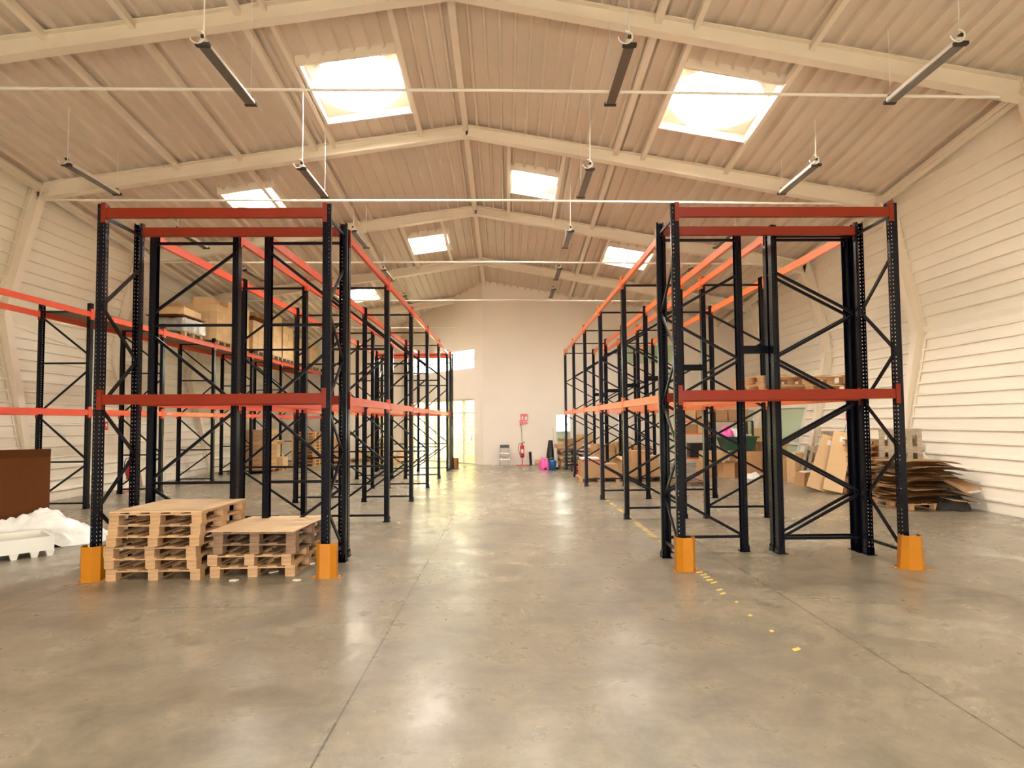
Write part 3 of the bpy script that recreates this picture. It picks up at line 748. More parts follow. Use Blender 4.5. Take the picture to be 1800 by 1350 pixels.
# ------------------------------------------------------------------ loads on the left wall row
Z0 = 4.315
def load_pallet(x, y, z, label, key='wood', rz=0, w=1.0, d=1.0, group=None): return pallet((x, y, z), rz, label, w, d, key, group)
load_pallet(-9.6, 17.75, Z0, 'pallet under the film-wrapped load, first on the left wall rack', 'wood', R(90))
# film-wrapped pallet
t = thing('wrapped_load', 'pallet load wrapped in shiny plastic film on the left wall rack', 'wrapped load', (-9.6, 17.75, Z0+PH))
mb = MB()
def wrapped(w, d, h, seed, m, name, par, mbn=14):
    from mathutils import noise as ns
    me = bpy.data.meshes.new(name); bm = bmesh.new(); bmesh.ops.create_cube(bm, size=1)
    bmesh.ops.scale(bm, vec=(w, d, h), verts=bm.verts); bmesh.ops.translate(bm, vec=(0, 0, h/2), verts=bm.verts)
    bmesh.ops.subdivide_edges(bm, edges=bm.edges, cuts=mbn, use_grid_fill=True)
    for v in bm.verts:
        if v.co.z > .02:
            v.co += Vector((ns.noise(v.co*6+Vector((seed, 0, 0))), ns.noise(v.co*6+Vector((0, seed, 0))), ns.noise(v.co*5+Vector((0, 0, seed)))))*.03
    bm.to_mesh(me); bm.free(); me.materials.append(m); o = link(name, me, par); smooth(o); return o
o = wrapped(1.0, 1.1, .38, 1, M['greyfilm'], 'wrapped_goods', t)
o2 = wrapped(.35, .3, .36, 5, M['film'], 'crumpled_film', t); o2.location = (.36, .45, .0)
for i, (x, y, z, dx, dy, a) in enumerate([(-9.6, 17.7, .40, .98, 1.3, .05), (-9.62, 17.65, .425, .9, 1.2, -.08), (-9.55, 17.75, .45, .95, 1.35, .02)]):
    tag(obj('flat_cardboard', MB().box(-dx/2, dx/2, -dy/2, dy/2, 0, .02), M['carddark' if i < 2 else 'card'], None, (x, y, Z0+PH+z), (0, 0, a)), ['brown flat cardboard lying on the wrapped load, lowest sheet', 'brown flat cardboard lying on the wrapped load, middle sheet', 'flat cardboard lying on the wrapped load, top sheet'][i], 'cardboard')
open_box((-9.5, 17.7, Z0+PH+.475), (.75, 1.2, .20), 'shallow open cardboard box with bent flaps on top of the wrapped load', .1, 'cardlight', (1, 0, 1, 0), (1.9, 0, 1.8, 0), .2)
def stack(x0, y0, z0, nx, ny, nz, dims, where, group, key, drop=(), rz=0, jit=.02):
    nzn = ['bottom', 'second', 'third', 'fourth', 'fifth', 'sixth']; nth = ['first', 'second', 'third', 'fourth']
    for k in range(nz):
        for j in range(ny):
            for i in range(nx):
                if (i, j, k) in drop or not (j == 0 or i == nx-1 or k >= nz-2): continue
                w, d, h = dims
                carton((x0+(i-(nx-1)/2)*(w+.008)+random.uniform(-jit, jit)*.3, y0+(j-(ny-1)/2)*(d+.010)+random.uniform(-jit, jit)*.3, z0+k*(h+.0025)), dims,
                       '%s layer carton, %s from wall, %s from front, %s' % ('top' if k == nz-1 else nzn[k], nth[i], nth[j], where), rz, key, group, tape=False)
load_pallet(-9.6, 19.7, Z0, 'pallet under the tall carton stack, second on the left wall rack', 'wood', R(90))
stack(-9.6, 19.7, Z0+PH, 4, 3, 6, (.245, .37, .225), 'nearest tall carton stack', 'cartons in the tall stack nearest on the left wall rack', 'cardlight', drop=[(0, 0, 5), (3, 0, 5), (3, 1, 5)])
load_pallet(-9.6, 21.0, Z0, 'pallet under the third load on the left wall rack', 'wood', R(90))
stack(-9.6, 21.0, Z0+PH, 2, 3, 6, (.48, .37, .225), 'third rack load', 'cartons in the third load on the left wall rack', 'cardlight', drop=[(0, 0, 5)])
for n, (y, cnt) in enumerate([(22.5, 4), (23.95, 6)]):
    wname = ['fourth rack load', 'fifth rack load'][n]
    load_pallet(-9.6, y, Z0, ['pallet with small blocks under the fourth load on the left wall rack', 'pallet under the fifth load on the left wall rack'][n], 'woodgrey', R(90), 1.0, 1.25)
    stack(-9.6, y, Z0+PH, 2, 3, cnt, (.5, .43, .27), wname, 'cartons in the '+wname+' on the left wall', 'cardlight', drop=[(1, 0, cnt-1)] if n else [(0, 1, cnt-1)])
tag(obj('dark_board', MB().box(-.5, .5, -.6, .6, 0, .16), M['carddark'], None, (-9.6, 22.5, Z0+PH+4*.272)), 'dark brown flat carton lying on the fourth load', 'box')
for n, y in enumerate([25.35, 26.75, 28.7]):
    load_pallet(-9.6, y, Z0, ['pallet under the sixth load on the left wall rack', 'pallet under the seventh load on the left wall rack', 'pallet under the farthest load on the left wall rack'][n], 'woodgrey', R(90), 1.0, 1.2)
    stack(-9.6, y, Z0+PH, 2, 2, [5, 4, 4][n], (.5, .58, .27), ['sixth rack load', 'seventh rack load', 'farthest rack load'][n], ['cartons of the sixth load', 'cartons of the seventh load', 'cartons of the farthest load'][n], 'cardlight')

# ------------------------------------------------------------------ goods on the floor at the far left
pallet((-9.35, 22.7, 0), 0, 'pallet under the tall timber-cased stack at the far left', 1.45, 1.2, 'woodold')
for k in range(8):
    pallet_lbl = '%s shallow wooden crate from the floor in the tall stack at the far left' % ['lowest', 'second', 'third', 'fourth', 'fifth', 'sixth', 'seventh', 'topmost'][k]
    t = thing('wooden_crate', pallet_lbl, 'crate', (-9.35, 22.7, PH+k*.178), 0, 'shallow wooden crates stacked at the far left')
    obj('crate_sides', MB().box(-.62, .62, -.55, -.53, 0, .165).box(-.62, .62, .53, .55, 0, .165).box(-.62, -.60, -.53, .53, 0, .165).box(.60, .62, -.53, .53, 0, .165), M['wood'], t)
    obj('crate_base', MB().box(-.6, .6, -.53, .53, .0, .012), M['wood'], t)
    for x, y in ((-.57, -.5), (.57, -.5), (-.57, .5), (.57, .5)): obj('corner_block', MB().box(x-.03, x+.03, y-.03, y+.03, .012, .177), M['cardlight'], t)
tag(obj('plywood_sheet', MB().box(-.62, .62, -.55, .55, 0, .02), M['wood'], None, (-9.35, 22.7, PH+8*.178+.001)), 'wooden lid board on the tall crate stack at the far left', 'sheet')
pallet((-9.08, 23.92, 0), .0, 'pallet with light cartons on it, behind the crate stack', 1.0, .95, 'wood')
carton((-9.25, 23.9, PH), (.6, .7, .45), 'light carton on the pallet behind the crate stack, lower', .1, 'cardlight')
open_box((-9.2, 23.9, PH+.452), (.5, .5, .42), 'open light carton on the pallet behind the crate stack, upper', -.15, 'cardlight')
carton((-8.78, 23.75, PH), (.38, .5, .38), 'small light carton at the right edge of that far pallet', 0, 'cardlight')
for k in range(11):
    pallet((-8.55, 26.3, k*PH), .02*((k*7) % 3-1), '%s pallet from the floor in the tall empty stack at the far left' % ['lowest', 'second', 'third', 'fourth', 'fifth', 'sixth', 'seventh', 'eighth', 'ninth', 'tenth', 'topmost'][k], 1.0, 1.2, 'woodfresh', 'empty pallets in the tall stack at the far left')
pallet((-7.75, 27.6, 0), 0, 'pallet under the far brown cartons left of the aisle racks', 1.1, 1.0, 'wood')
carton((-7.8, 27.6, PH), (1.0, .9, .5), 'wide brown carton on the far pallet, below the others', 0, 'card')
carton((-7.95, 27.6, PH+.502), (.6, .8, .6), 'pale carton standing on the wide brown carton', 0, 'cardlight')
carton((-7.5, 27.5, PH+.502), (.38, .5, .45), 'brown carton beside the pale carton on the far pallet', .1, 'card')
pallet((-6.6, 28.6, 0), 0, 'dark pallet by the far left end wall', 1.3, 1.0, 'woodold')
carton((-6.9, 28.5, PH), (.32, .4, .42), 'small carton at the left on the dark far pallet', .1, 'cardlight')
carton((-6.5, 28.5, PH), (.36, .4, .3), 'small carton in the middle on the dark far pallet', -.1, 'card')
carton((-5.95, 28.6, 0), (.62, .5, 1.15), 'tall brown carton standing by the far left end wall', .05, 'card')
carton((-5.2, 27.6, 0), (.42, .4, .38), 'small pale carton on the floor near the glazed door', .1, 'cardlight')
heap('clear_wrapped_goods', 'low heap of pale wrapped goods near the glazed door', 'goods', (-4.7, 28.0, 0), .5, .4, .55, M['cardlight'], 9.2)
# dark hanging curtain of an opening far left
0 and tag(obj('rolled_tarpaulin', MB().tube([(-10.8, 29.6, 1.95), (-8.3, 29.6, 1.9)], .28, 12), M['rubber']), 'dark rolled tarpaulin on the far left wall', 'tarpaulin')

# ------------------------------------------------------------------ extinguishers and signs
def extinguisher(loc, rz, label, stand=True, hh=.36):
    t = thing('fire_extinguisher', label, 'fire extinguisher', loc, rz)
    z = hh
    mb = MB().tube([(0, 0, z), (0, 0, z+.02), (0, 0, z+.42), (0, 0, z+.47), (0, 0, z+.50)], .085, 16, radii=[.075, .085, .085, .06, .03]); smooth(obj('cylinder', mb, M['extred'], t))
    obj('base_ring', MB().tube([(0, 0, z-.035), (0, 0, z)], .084, 16), M['black'], t)
    obj('valve', MB().tube([(0, 0, z+.50), (0, 0, z+.55)], .025, 10).box(-.02, .12, -.012, .012, z+.55, z+.57).box(-.02, .11, -.01, .01, z+.585, z+.60), M['black'], t)
    obj('hose', MB().tube([(-.02, 0, z+.53), (-.12, -.02, z+.52), (-.16, -.02, z+.38), (-.13, -.02, z+.2), (-.10, -.02, z+.06)], .012, 8), M['black'], t)
    obj('paper_label', MB().box(-.05, .05, -.089, -.085, z+.14, z+.30), M['paper'], t)['label'] = 'white label on the cylinder'
    if stand:
        obj('stand', MB().tube([(0, 0, .02), (0, 0, z-.03)], .018, 8).box(-.03, .03, -.03, .03, z-.05, z-.034), M['extred'], t)
        obj('foot_plate', MB().prism([(.26*math.cos(i*math.pi/8), .2*math.sin(i*math.pi/8)) for i in range(16)], 0, .018), M['extred'], t)
    return t
extinguisher((.62, 24.95, 0), 0, 'red fire extinguisher on a red stand before the back wall')
extinguisher((-10.25, 16.75, 0), R(60), 'red fire extinguisher on a red stand by the left wall')
def fire_sign(loc, rz, label, s=1.0, bell=True, rx=0):
    t = thing('fire_sign', label, 'sign', loc, rz); t.rotation_euler = (rx, 0, rz)
    obj('panel', MB().box(-.15*s, .15*s, -.01, 0, -.21*s, .21*s), M['extred'], t)
    mb = MB().box(-.10*s, -.045*s, -.013, -.010, -.04*s, .10*s).box(-.085*s, -.06*s, -.013, -.010, .10*s, .15*s)     # bottle pictogram
    mb.prism([(.03*s, -.04*s), (.11*s, -.04*s), (.12*s, .04*s), (.09*s, .14*s), (.07*s, .06*s), (.045*s, .11*s), (.025*s, .03*s)], .010, .013, Matrix(((1, 0, 0, 0), (0, 0, -1, 0), (0, 1, 0, 0), (0, 0, 0, 1))))
    obj('pictogram', mb, M['paper'], t)
    tx = bpy.data.curves.new('sign_text', 'FONT'); tx.body = 'EXTINTOR'; tx.size = .062*s; tx.align_x = 'CENTER'; tx.extrude = .001
    q = bpy.data.objects.new('sign_text', tx); me = bpy.data.meshes.new_from_object(q); bpy.data.objects.remove(q); me.materials.clear(); me.materials.append(M['paper'])
    link('sign_text', me, t, (0, -.012, -.13*s), (R(90), 0, 0))
    return t
fire_sign((.72, YE-.005, 1.90), 0, 'red and white extinguisher sign on the back wall', 1.0)
t = thing('alarm_call_point', 'small red alarm box overlapping the sign, with a cable running down', 'alarm box', (.60, YE-.06, 1.77))
obj('housing', MB().box(-.07, .07, -.04, .04, -.09, .09), M['extred'], t)
obj('cable', MB().tube([(-.02, .02, -.09), (.01, .04, -.4), (.02, .04, -.78)], .008, 6), M['rubber'], t)
fire_sign((-11.05, 16.9, 1.78), R(62), 'small red fire sign on the left wall below the red beams', .55)
fire_sign((9.40, 16.5, 1.85), R(-62), 'small red fire sign on the right wall above the leaning pallets', .5)
tag(obj('alarm_cable', MB().tube([(9.33, 16.5, 1.63), (9.22, 16.5, 1.2), (9.12, 16.5, .8)], .008, 6), M['rubber']), 'thin dark cable hanging below the right wall fire sign', 'cable')

# ------------------------------------------------------------------ things along the back wall
t = thing('step_stool', 'aluminium folding step stool with a black top against the back wall', 'step stool', (-.10, 24.98, 0))
obj('top_step', MB().box(-.19, .19, -.12, .12, .72, .84), M['black'], t)
for s in (-1, 1):
    obj('leg', MB().bar((s*.18, -.10, .72), (s*.22, -.26, 0), .03, .03), M['alu'], t); obj('leg', MB().bar((s*.18, .08, .72), (s*.2, .2, 0), .03, .03), M['alu'], t)
for z, y in ((.52, -.15), (.28, -.20)): obj('tread', MB().box(-.19, .19, y-.05, y+.05, z-.02, z), M['alu'], t)
obj('cross_brace', MB().bar((-.19, -.14, .4), (.19, -.14, .25), .015, .015).bar((.19, -.14, .4), (-.19, -.14, .25), .015, .015), M['rubber'], t)
tag(obj('black_tube', MB().tube([(.98, 25.1, 0), (.95, 25.15, .54)], .055, 12), M['black']), 'short black tube leaning on the back wall', 'tube')
carton((1.35, 25.0, 0), (.40, .3, .22), 'small pale cardboard box on the floor by the black tube', 0, 'cardlight')
tag(obj('timber_plank', MB().box(-.35, .35, -.05, .05, 0, .12), M['wood'], None, (1.5, 24.6, 0), (0, 0, .1)), 'short timber plank behind the pink bag', 'plank')
heap('rubbish_bag', 'bright pink plastic bag on the floor left of the blue bucket', 'bag', (1.42, 22.9, 0), .22, .2, .42, M['pink'], 4.4, rough=.8, n=26)
t = thing('bucket', 'blue plastic bucket on the floor beside the pink bag', 'bucket', (1.66, 22.3, 0))
mb = MB().tube([(0, 0, 0), (0, 0, .3), (0, 0, .34), (0, 0, .34), (0, 0, .02)], .15, 20, radii=[.12, .15, .155, .14, .11]); smooth(obj('pail', mb, M['blue'], t))
obj('rim', MB().tube([(.158*math.cos(i*math.pi/10), .158*math.sin(i*math.pi/10), .335) for i in range(21)], .008, 6), M['blue'], t)
mb = MB().tube([(.155*math.cos(a), .03, .33+.12*math.sin(a)) for a in [i*math.pi/8 for i in range(9)]], .005, 6); obj('handle', mb, M['alu'], t)
tag(heap('mop_cloth', 'blue and grey cloth on the blue bucket', 'cloth', (1.66, 22.3, .30), .13, .13, .1, M['blue'], 8.1, n=14), 'blue cloth bundled in the blue bucket', 'cloth')
for i, (x0, x1, yb, z1, m) in enumerate([(1.78, 1.75, 22.7, 1.55, 'alu'), (1.95, 2.30, 22.7, 1.7, 'rubber'), (1.86, 1.92, 22.8, 1.2, 'alu')]):
    t = thing('broom', ['upright pale broom pole by the pallet pile', 'dark broom pole leaning over the pallet pile', 'short mop pole in front of the pallet pile'][i], 'broom', (x0, yb, 0))
    obj('pole', MB().tube([(0, 0, .06), (x1-x0, .35, z1)], .013, 6), M[m], t); obj('brush_head', MB().box(-.12, .12, -.04, .04, 0, .07), M['black'], t)
tag(obj('black_bag', MB().tube([(1.70, 23.6, 0), (1.68, 23.65, .5), (1.70, 23.7, 1.05)], .14, 10, radii=[.16, .15, .08]), M['black']), 'tall black bag leaning by the broom poles', 'bag')
# pallet pile with flattened cartons behind the right aisle rack
for k in range(6):
    pallet((2.55, 23.15, k*PH), .03*((k*5) % 3-1), '%s pallet in the cluttered pile behind the end of the right aisle rack' % ['lowest', 'second', 'third', 'fourth', 'fifth', 'topmost'][k], 1.15, 1.2, 'woodfresh' if k % 2 else 'woodold', 'pallets in the cluttered pile at the back wall')
for k, (x, y, z, w, d, h, a, key) in enumerate([(2.3, 22.95, 6*PH, .9, .9, .14, .1, 'card'), (2.7, 23.2, 6*PH+.142, 1.1, .9, .12, -.1, 'cardlight'), (2.35, 23.05, 6*PH+.265, .7, .8, .10, .2, 'card'), (2.95, 23.2, 6*PH+.265, .6, .7, .24, 0, 'cardlight')]):
    carton((x, y, z), (w, d, h), ['flattened brown carton lowest on the cluttered pallet pile', 'wide pale carton on the cluttered pallet pile', 'brown carton top left of the cluttered pallet pile', 'pale carton top right of the cluttered pallet pile'][k], a, key, tape=(k == 3))
tag(obj('black_crate', MB().box(-.16, .16, -.15, .15, 0, .22), M['black'], None, (2.45, 21.75, 0)), 'small black crate at the foot of the cluttered pallet pile', 'crate')
tag(obj('red_toolbox', MB().box(-.16, .16, -.2, .2, 0, .24).box(-.17, .17, -.21, .21, .18, .2), M['redbox'], None, (2.42, 20.75, 0)), 'small red box on the floor left of the loaded pallet', 'box')
# loaded pallet under the right aisle row
pallet((2.72, 18.4, 0), 0, 'pallet with wide cartons under the right aisle rack', 1.2, 1.0, 'woodfresh')
carton((2.5, 18.35, PH), (.62, .8, .46), 'wide carton with a red band on the pallet under the right aisle rack', 0, 'card')
carton((3.05, 18.35, PH), (.42, .8, .38), 'carton right of the red-banded one on the same pallet', 0, 'card')
tag(obj('red_strip_box', MB().box(-.28, .28, -.3, .3, 0, .05), M['redbox'], None, (2.5, 18.35, PH+.4625)), 'flat red box lying on the wide carton', 'box')
tag(obj('white_flat_box', MB().box(-.26, .26, -.3, .3, 0, .05), M['paper'], None, (2.48, 18.4, PH+.5135)), 'flat white box on the red one under the right aisle rack', 'box')
for k, (x, y, z, w, d, h, a, key) in enumerate([(3.15, 20.3, 0, .75, .7, .72, .15, 'cardlight'), (3.2, 20.3, .723, .6, .6, .3, .3, 'card'), (3.9, 18.2, .135, .62, .7, .42, 0, 'card'), (3.9, 18.2, .558, .5, .5, .34, .08, 'card'), (4.35, 18.3, .135, .3, .7, .6, 0, 'card'), (3.85, 20.4, 0, .5, .6, 1.1, .1, 'cardlight'), (4.5, 20.4, 0, .6, .6, .95, 0, 'card')]):
    carton((x, y, z), (w, d, h), ['large pale carton behind the loaded pallet under the right aisle rack', 'tilted carton on the large pale carton', 'lower carton on the dark pallet between the right rack rows', 'upper carton on the dark pallet between the right rack rows', 'narrow brown carton at the right end of the dark pallet', 'tall pale carton standing behind between the right rack rows', 'tall brown carton right of the tall pale one'][k], a, key)
pallet((4.0, 18.2, 0), 0, 'dark pallet on the floor between the right rack rows, cartons on it', 1.2, 1.0, 'woodold')
pallet((4.95, 17.0, 0), 0, 'empty dark pallet on the floor under the second right rack row', 1.1, 1.0, 'woodold')
open_box((3.75, 19.15, 0), (.5, .4, .55), 'open pale carton with standing flaps behind the loaded pallet', .3, 'cardlight')

# pallets up on the second right row
pallet((4.27, 8.95, ZB+.06), 0, 'lower of two wooden pallets lying on the right rack beams', 1.35, 1.0, 'woodfresh')
pallet((4.24, 8.98, ZB+.06+PH), 0, 'upper of two wooden pallets lying on the right rack beams', 1.3, 1.0, 'woodfresh')

# ------------------------------------------------------------------ right wall clutter
t = thing('shelf_unit', 'dark steel shelf unit with orange shelves and cartons near the right back', 'shelf unit', (6.55, 21.0, 0))
for x in (-.48, .48):
    for y in (-.25, .25): obj('post', MB().box(x-.03, x+.03, y-.03, y+.03, 0, 2.2), M['black'], t)
for z in (.45, 1.3, 1.72): obj('shelf', MB().box(-.45, .45, -.26, .26, z, z+.05), M['orange'], t)
carton((6.35, 21.0, 1.352), (.4, .4, .3), 'carton on the middle orange shelf, left', 0, 'card'); carton((6.78, 21.0, 1.352), (.4, .4, .28), 'carton on the middle orange shelf, right', 0, 'cardlight')
carton((6.33, 21.0, 1.772), (.38, .4, .38), 'pale carton on the top orange shelf, left', 0, 'cardlight'); carton((6.76, 21.0, 1.772), (.40, .4, .36), 'brown carton on the top orange shelf, right', 0, 'card')
tag(obj('black_crate', MB().box(-.3, .3, -.2, .2, 0, .5), M['black'], None, (6.6, 21.0, .502)), 'black box on the lowest orange shelf', 'box')
t = thing('work_shelf', 'dark shelf frame carrying brown cartons behind the green bin', 'shelf unit', (7.55, 20.6, 0))
for x in (-.55, .75):
    for y in (-.25, .25): obj('post', MB().box(x-.03, x+.03, y-.03, y+.03, 0, 1.75), M['black'], t)
obj('shelf', MB().box(-.55, .75, -.27, .27, 1.72, 1.76), M['woodold'], t); obj('shelf', MB().box(-.52, .72, -.27, .27, 1.25, 1.29), M['white'], t)
carton((7.25, 20.6, 1.762), (.42, .45, .36), 'brown carton with a white label on the dark shelf, left', 0, 'card'); o = carton((7.85, 20.6, 1.762), (.68, .45, .38), 'wide brown carton with a white label on the dark shelf, right', 0, 'card')
obj('paper_label', MB().box(-.06, .06, -.229, -.226, .15, .30), M['paper'], o)
t = thing('green_bin', 'dark green plastic bin with a spread rim below the brown cartons', 'bin', (7.35, 19.3, .82))
mb = MB(); a0 = [(-.42, -.25), (.42, -.25), (.42, .25), (-.42, .25)]; a1 = [(-.55, -.32), (.55, -.32), (.55, .32), (-.55, .32)]
mb.quad(*[(x, y, 0) for x, y in a0])
for q in range(4): mb.quad((*a0[q], 0), (*a0[(q+1) % 4], 0), (*a1[(q+1) % 4], .42), (*a1[q], .42))
obj('bin_body', mb, M['green'], t); obj('rim', MB().box(-.6, .6, -.37, -.32, .40, .44).box(-.6, .6, .32, .37, .40, .44).box(-.6, -.55, -.32, .32, .40, .44).box(.55, .6, -.32, .32, .40, .44), M['green'], t)
heap('pink_bag', 'bright pink plastic bag heaped on the green bin', 'bag', (7.0, 19.2, 1.24), .24, .24, .34, M['pink'], 6.2, rough=.8, n=24)
heap('white_bag', 'white plastic bag beside the pink bag on the green bin', 'bag', (7.32, 19.35, 1.24), .3, .24, .30, M['film'], 7.7, n=24)
for k, (x, y, z, w, d, h, a, key, op) in enumerate([
    (6.75, 19.7, 0, .95, .7, .48, .1, 'card', 0), (6.7, 19.7, .483, .75, .6, .3, -.1, 'cardlight', 0), (7.55, 19.1, 0, .75, .6, .8, .2, 'card', 0), (6.85, 18.9, 0, .36, .4, .45, .1, 'card', 1),
    (8.35, 18.95, 0, .6, .6, .55, 0, 'card', 0), (8.36, 18.95, .552, .62, .55, .42, .1, 'cardlight', 1), (8.1, 18.0, 0, .30, .45, .62, .05, 'cardlight', 0), (8.45, 18.3, 0, .4, .4, .60, -.1, 'card', 0),
    (8.3, 19.6, 0, .7, .5, 1.1, .1, 'cardlight', 0), (8.65, 17.6, 0, .38, .4, .5, .1, 'card', 0), (8.5, 17.25, 0, .9, .35, .85, .25, 'cardlight', 0)]):
    lb = ['wide brown carton on the floor left of the heap below the green bin', 'pale carton on the wide brown one left of the heap', 'tall brown carton below the green bin', 'small open brown carton at the foot of the tall one',
          'brown carton right of the green bin, lowest', 'open pale carton on top right of the green bin', 'narrow pale carton standing on the small pallet', 'brown carton behind the narrow pale one', 'tall pale carton by the glazed panel', 'small brown carton before the glazed panel', 'large tan cardboard panel box before the leaning pallets'][k]
    (open_box if op else carton)((x, y, z), (w, d, h), lb, a, key)
pallet((8.05, 18.35, 0), .1, 'small red-brown pallet sticking out below the narrow carton', .9, .8, 'woodfresh')
heap('white_bag', 'white plastic bag on the floor right of the tall brown carton', 'bag', (7.45, 18.35, 0), .28, .22, .2, M['film'], 2.9, n=24)
carton((8.1, 16.3, 0), (.5, .4, .22), 'low brown tray box with paper in it on the floor before the tan panel', .2, 'card', tape=False); carton((8.12, 16.3, .222), (.48, .38, .14), 'second low tray box on the first, white paper on it', .2, 'card', tape=False)
tag(obj('paper_wad', MB().box(-.18, .18, -.12, .12, 0, .03), M['paper'], None, (8.1, 16.25, .363), (0, 0, .3)), 'white papers lying on the low tray boxes', 'paper')
tag(obj('leaning_board', MB().box(-.25, .25, -.015, .015, 0, 1.5), M['cardlight'], None, (8.75, 20.9, 0), (-.12, 0, 0)), 'tall pale board leaning behind the green bin', 'board')
t = thing('ladder', 'white ladder leaning on the right wall behind the green bin', 'ladder', (8.55, 21.8, 0)); t.rotation_euler = (0, R(8), R(60))
for s in (-.2, .2): obj('rail', MB().box(s-.02, s+.02, -.03, .03, 0, 2.6), M['white'], t)
for k in range(8): obj('rung', MB().box(-.18, .18, -.015, .015, .25+k*.3, .28+k*.3), M['white'], t)
t = thing('ladder', 'pale ladder leaning on the left wall behind the rack frames', 'ladder', (-10.5, 18.7, 0)); t.rotation_euler = (0, R(-6), R(90))
for s in (-.2, .2): obj('rail', MB().box(s-.015, s+.015, -.025, .025, 0, 1.7), M['white'], t)
for k in range(5): obj('rung', MB().box(-.18, .18, -.012, .012, .25+k*.3, .275+k*.3), M['white'], t)

# leaning pallets along the right wall
def lean(x, y, z, rz, tilt, label, w, d, key, group=None):
    """pallet stood on edge, leaning back by tilt towards +local y"""
    t = pallet((x, y, z), 0, label, w, d, key, group)
    m = Matrix.Rotation(rz, 4, 'Z') @ Matrix.Rotation(R(90)-tilt, 4, 'X')
    t.rotation_euler = m.to_euler(); t.location = Vector((x, y, z)) + (m.to_3x3() @ Vector((0, d/2, 0))); return t
rzw = R(-75)
for k, (x, y, dd, kk) in enumerate([(8.42, 16.5, 1.05, 'woodgrey'), (8.70, 15.45, 1.1, 'woodfresh'), (8.47, 15.33, 1.08, 'wood')]):
    lean(x, y, .0, rzw, .27, ['dark leaning pallet farthest from the camera by the right wall', 'leaning pallet behind the long tan cartons, back', 'leaning pallet just behind the long tan cartons', 'leaning pallet partly behind the thick rack post'][k], 1.0, dd, kk)
lean(9.0, 16.6, .5, rzw, .12, 'small grey pallet propped high against the right wall', .8, .95, 'woodgrey')
# two long tan cartons leaning
for k, (x, y, a, ln) in enumerate([(7.62, 14.95, .38, 1.42), (7.78, 14.45, .22, 1.5)]):
    t = carton((x, y, 0), (.42, .16, ln), ['long tan carton leaning, left of the pair by the leaning pallets', 'long tan carton leaning, right of the pair by the leaning pallets'][k], 0, 'cardlight', tape=False)
    m = Matrix.Rotation(R(-28), 4, 'Z') @ Matrix.Rotation([.30, .2][k], 4, 'Y') @ Matrix.Rotation(-.32, 4, 'X'); t.rotation_euler = m.to_euler(); t.location = (x, y, .05)
    obj('paper_label', MB().box(-.05, .05, -.083, -.081, ln-.25, ln-.12), M['paper'], t)['label'] = 'white address label'
# stacked pallets behind the cardboard pile
ORD = ['lowest', 'second', 'third', 'fourth', 'fifth', 'sixth', 'seventh', 'eighth', 'ninth', 'tenth', 'eleventh', 'twelfth']
for k in range(10):
    pallet((8.58+.03*((k*5) % 3-1), 14.25, k*PH), .07*((k*7) % 3-1)-.05, '%s pallet from the floor in the uneven stack behind the cardboard pile' % ORD[k], .86, .9, 'woodfresh' if k % 2 == 0 else 'wood', 'pallets in the uneven stack by the right wall')
lean(8.62, 13.15, 5*PH+.01, R(-30), .10, 'grey slatted pallet standing upright behind the cardboard pile, left', .8, .9, 'woodgrey')
lean(8.98, 13.6, 5*PH+.01, R(-25), .14, 'grey slatted pallet standing upright behind the cardboard pile, right', .6, .8, 'woodgrey')
for k in range(5): pallet((8.78, 13.3, k*PH), .05, '%s low pallet below the upright grey pallets by the right wall' % ['lowest', 'second', 'third', 'fourth', 'topmost'][k], .75, .8, 'woodgrey', 'low pallets carrying the upright grey pallets')
t = thing('plastic_jug', 'pale plastic jug by the wall behind the cardboard pile', 'jug', (9.0, 13.0, 5*PH+.001)); obj('jug_body', MB().tube([(0, 0, 0), (0, 0, .28), (0, 0, .36), (0, 0, .42)], .12, 12, radii=[.12, .12, .05, .04]), M['foam'], t); obj('cap', MB().tube([(0, 0, .42), (0, 0, .45)], .035, 10), M['green'], t)
pass

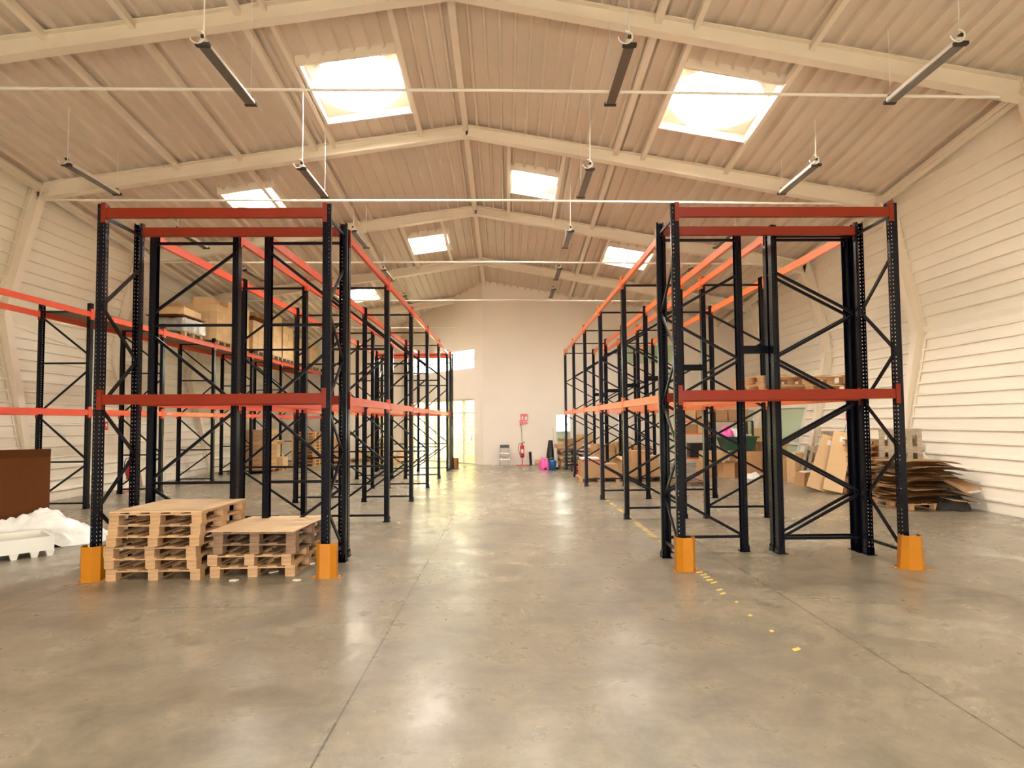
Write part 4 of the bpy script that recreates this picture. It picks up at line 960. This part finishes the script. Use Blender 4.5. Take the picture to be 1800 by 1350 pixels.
# flattened cardboard pile on a pallet
pallet((8.35, 12.35, 0), .12, 'wooden pallet under the flattened cardboard pile, left', 1.2, 1.1, 'woodfresh')
pallet((8.62, 12.15, .0), .12, 'x', .3, .3, 'woodfresh') if False else None
random.seed(21)
NC = 31
for k in range(NC):
    from mathutils import noise as ns
    z = PH+.004+k*.0275; w = random.uniform(1.0, 1.5); d = random.uniform(.7, 1.15); n = 10
    me = bpy.data.meshes.new('flattened_carton'); bm = bmesh.new(); g = []
    sag = .04+.14*(k/NC); ph = random.uniform(0, 9); top = k/NC
    poly_cut = random.random()
    for j in range(n+1):
        row = []
        for i in range(n+1):
            u, v = i/n-.5, j/n-.5
            zz = -sag*(max(0, abs(u)-.22)*2)**2*1.2*(1.0 if u > 0 else .4) - .02*abs(v)*2*top + .012*ns.noise(Vector((u*3+ph, v*3, k)))
            row.append(bm.verts.new((u*w, v*d, zz)))
        g.append(row)
    for j in range(n):
        for i in range(n): bm.faces.new((g[j][i], g[j][i+1], g[j+1][i+1], g[j+1][i]))
    ret = bmesh.ops.solidify(bm, geom=bm.faces[:], thickness=.021)
    bm.to_mesh(me); bm.free(); me.materials.append(M[random.choice(['card', 'cardlight', 'cardlight', 'cardlight'])])
    o = link('flattened_carton', me, None, (8.30+random.uniform(-.12, .14)+.04*top, 12.3+random.uniform(-.16, .12), z), (random.uniform(-.015, .015), random.uniform(.0, .03), random.uniform(-.25, .25)))
    tag(o, ('flattened carton in the lower part of the big cardboard pile by the right wall' if k < 12 else 'flattened carton in the middle of the big cardboard pile by the right wall') if k < 24 else '%s flattened carton on the big cardboard pile by the right wall' % ['seventh from top', 'sixth from top', 'fifth from top', 'fourth from top', 'third from top', 'second from top', 'topmost'][k-24], 'cardboard', 'flattened cartons low in the big pile' if k < 12 else ('flattened cartons midway in the big pile' if k < 24 else 'flattened cartons on top of the big pile'))
t = carton((8.80, 11.95, .55), (.42, .95, .07), 'tan folded carton with a printed end sliding off the pile to the right', 0, 'card', tape=False)
m = Matrix.Rotation(R(25), 4, 'Z') @ Matrix.Rotation(.45, 4, 'X'); t.rotation_euler = m.to_euler()
obj('printed_band', MB().box(-.2, .2, -.478, -.474, .01, .06), M['paper'], t)['label'] = 'white printed end band'
for k, (x, y, z, w, d, rx, ry, rz) in enumerate([(8.88, 11.75, .30, .5, .45, .15, .25, .4), (9.02, 12.05, .42, .34, .45, .3, .5, -.2), (8.75, 11.65, .2, .55, .35, .1, .12, .1)]):
    tag(obj('cardboard_flap', MB().box(-w/2, w/2, -d/2, d/2, 0, .006), M['card'], None, (x, y, z), (rx, ry, rz)), ['torn cardboard piece at the lower right edge of the pile', 'cardboard piece standing against the right wall beside the pile', 'torn cardboard strip hanging at the right foot of the pile'][k], 'cardboard')
heap('dark_sack', 'dark sack slumped under the right end of the cardboard pile', 'sack', (8.72, 11.85, 0), .36, .28, .34, M['rubber'], 5.5, n=24)

# ------------------------------------------------------------------ worn floor tape
random.seed(5); y = 3.9
ft = thing('floor_tape', 'worn yellow striped floor tape running along the right rack row', 'floor tape', (2.26, 9, 0))
while y < 14.6:
    keep = .35 if y < 6.6 else (.97 if y < 7.9 else .8)
    if y > 12: keep = .5
    if random.random() < keep:
        j = random.uniform(-.01, .01) if y > 6.6 else random.uniform(-.03, .03); l = 1.0 if y > 6.6 else random.uniform(.3, .8)
        x0 = -.04+j; obj('tape_stripe', MB().prism([(x0, y-9), (x0+.09*l, y-9+.05*l), (x0+.09*l, y-9+.045+.05*l), (x0, y-9+.045)], .0005, .0022), M['tapeY'], ft)
    y += .115 if y > 6.6 else .14
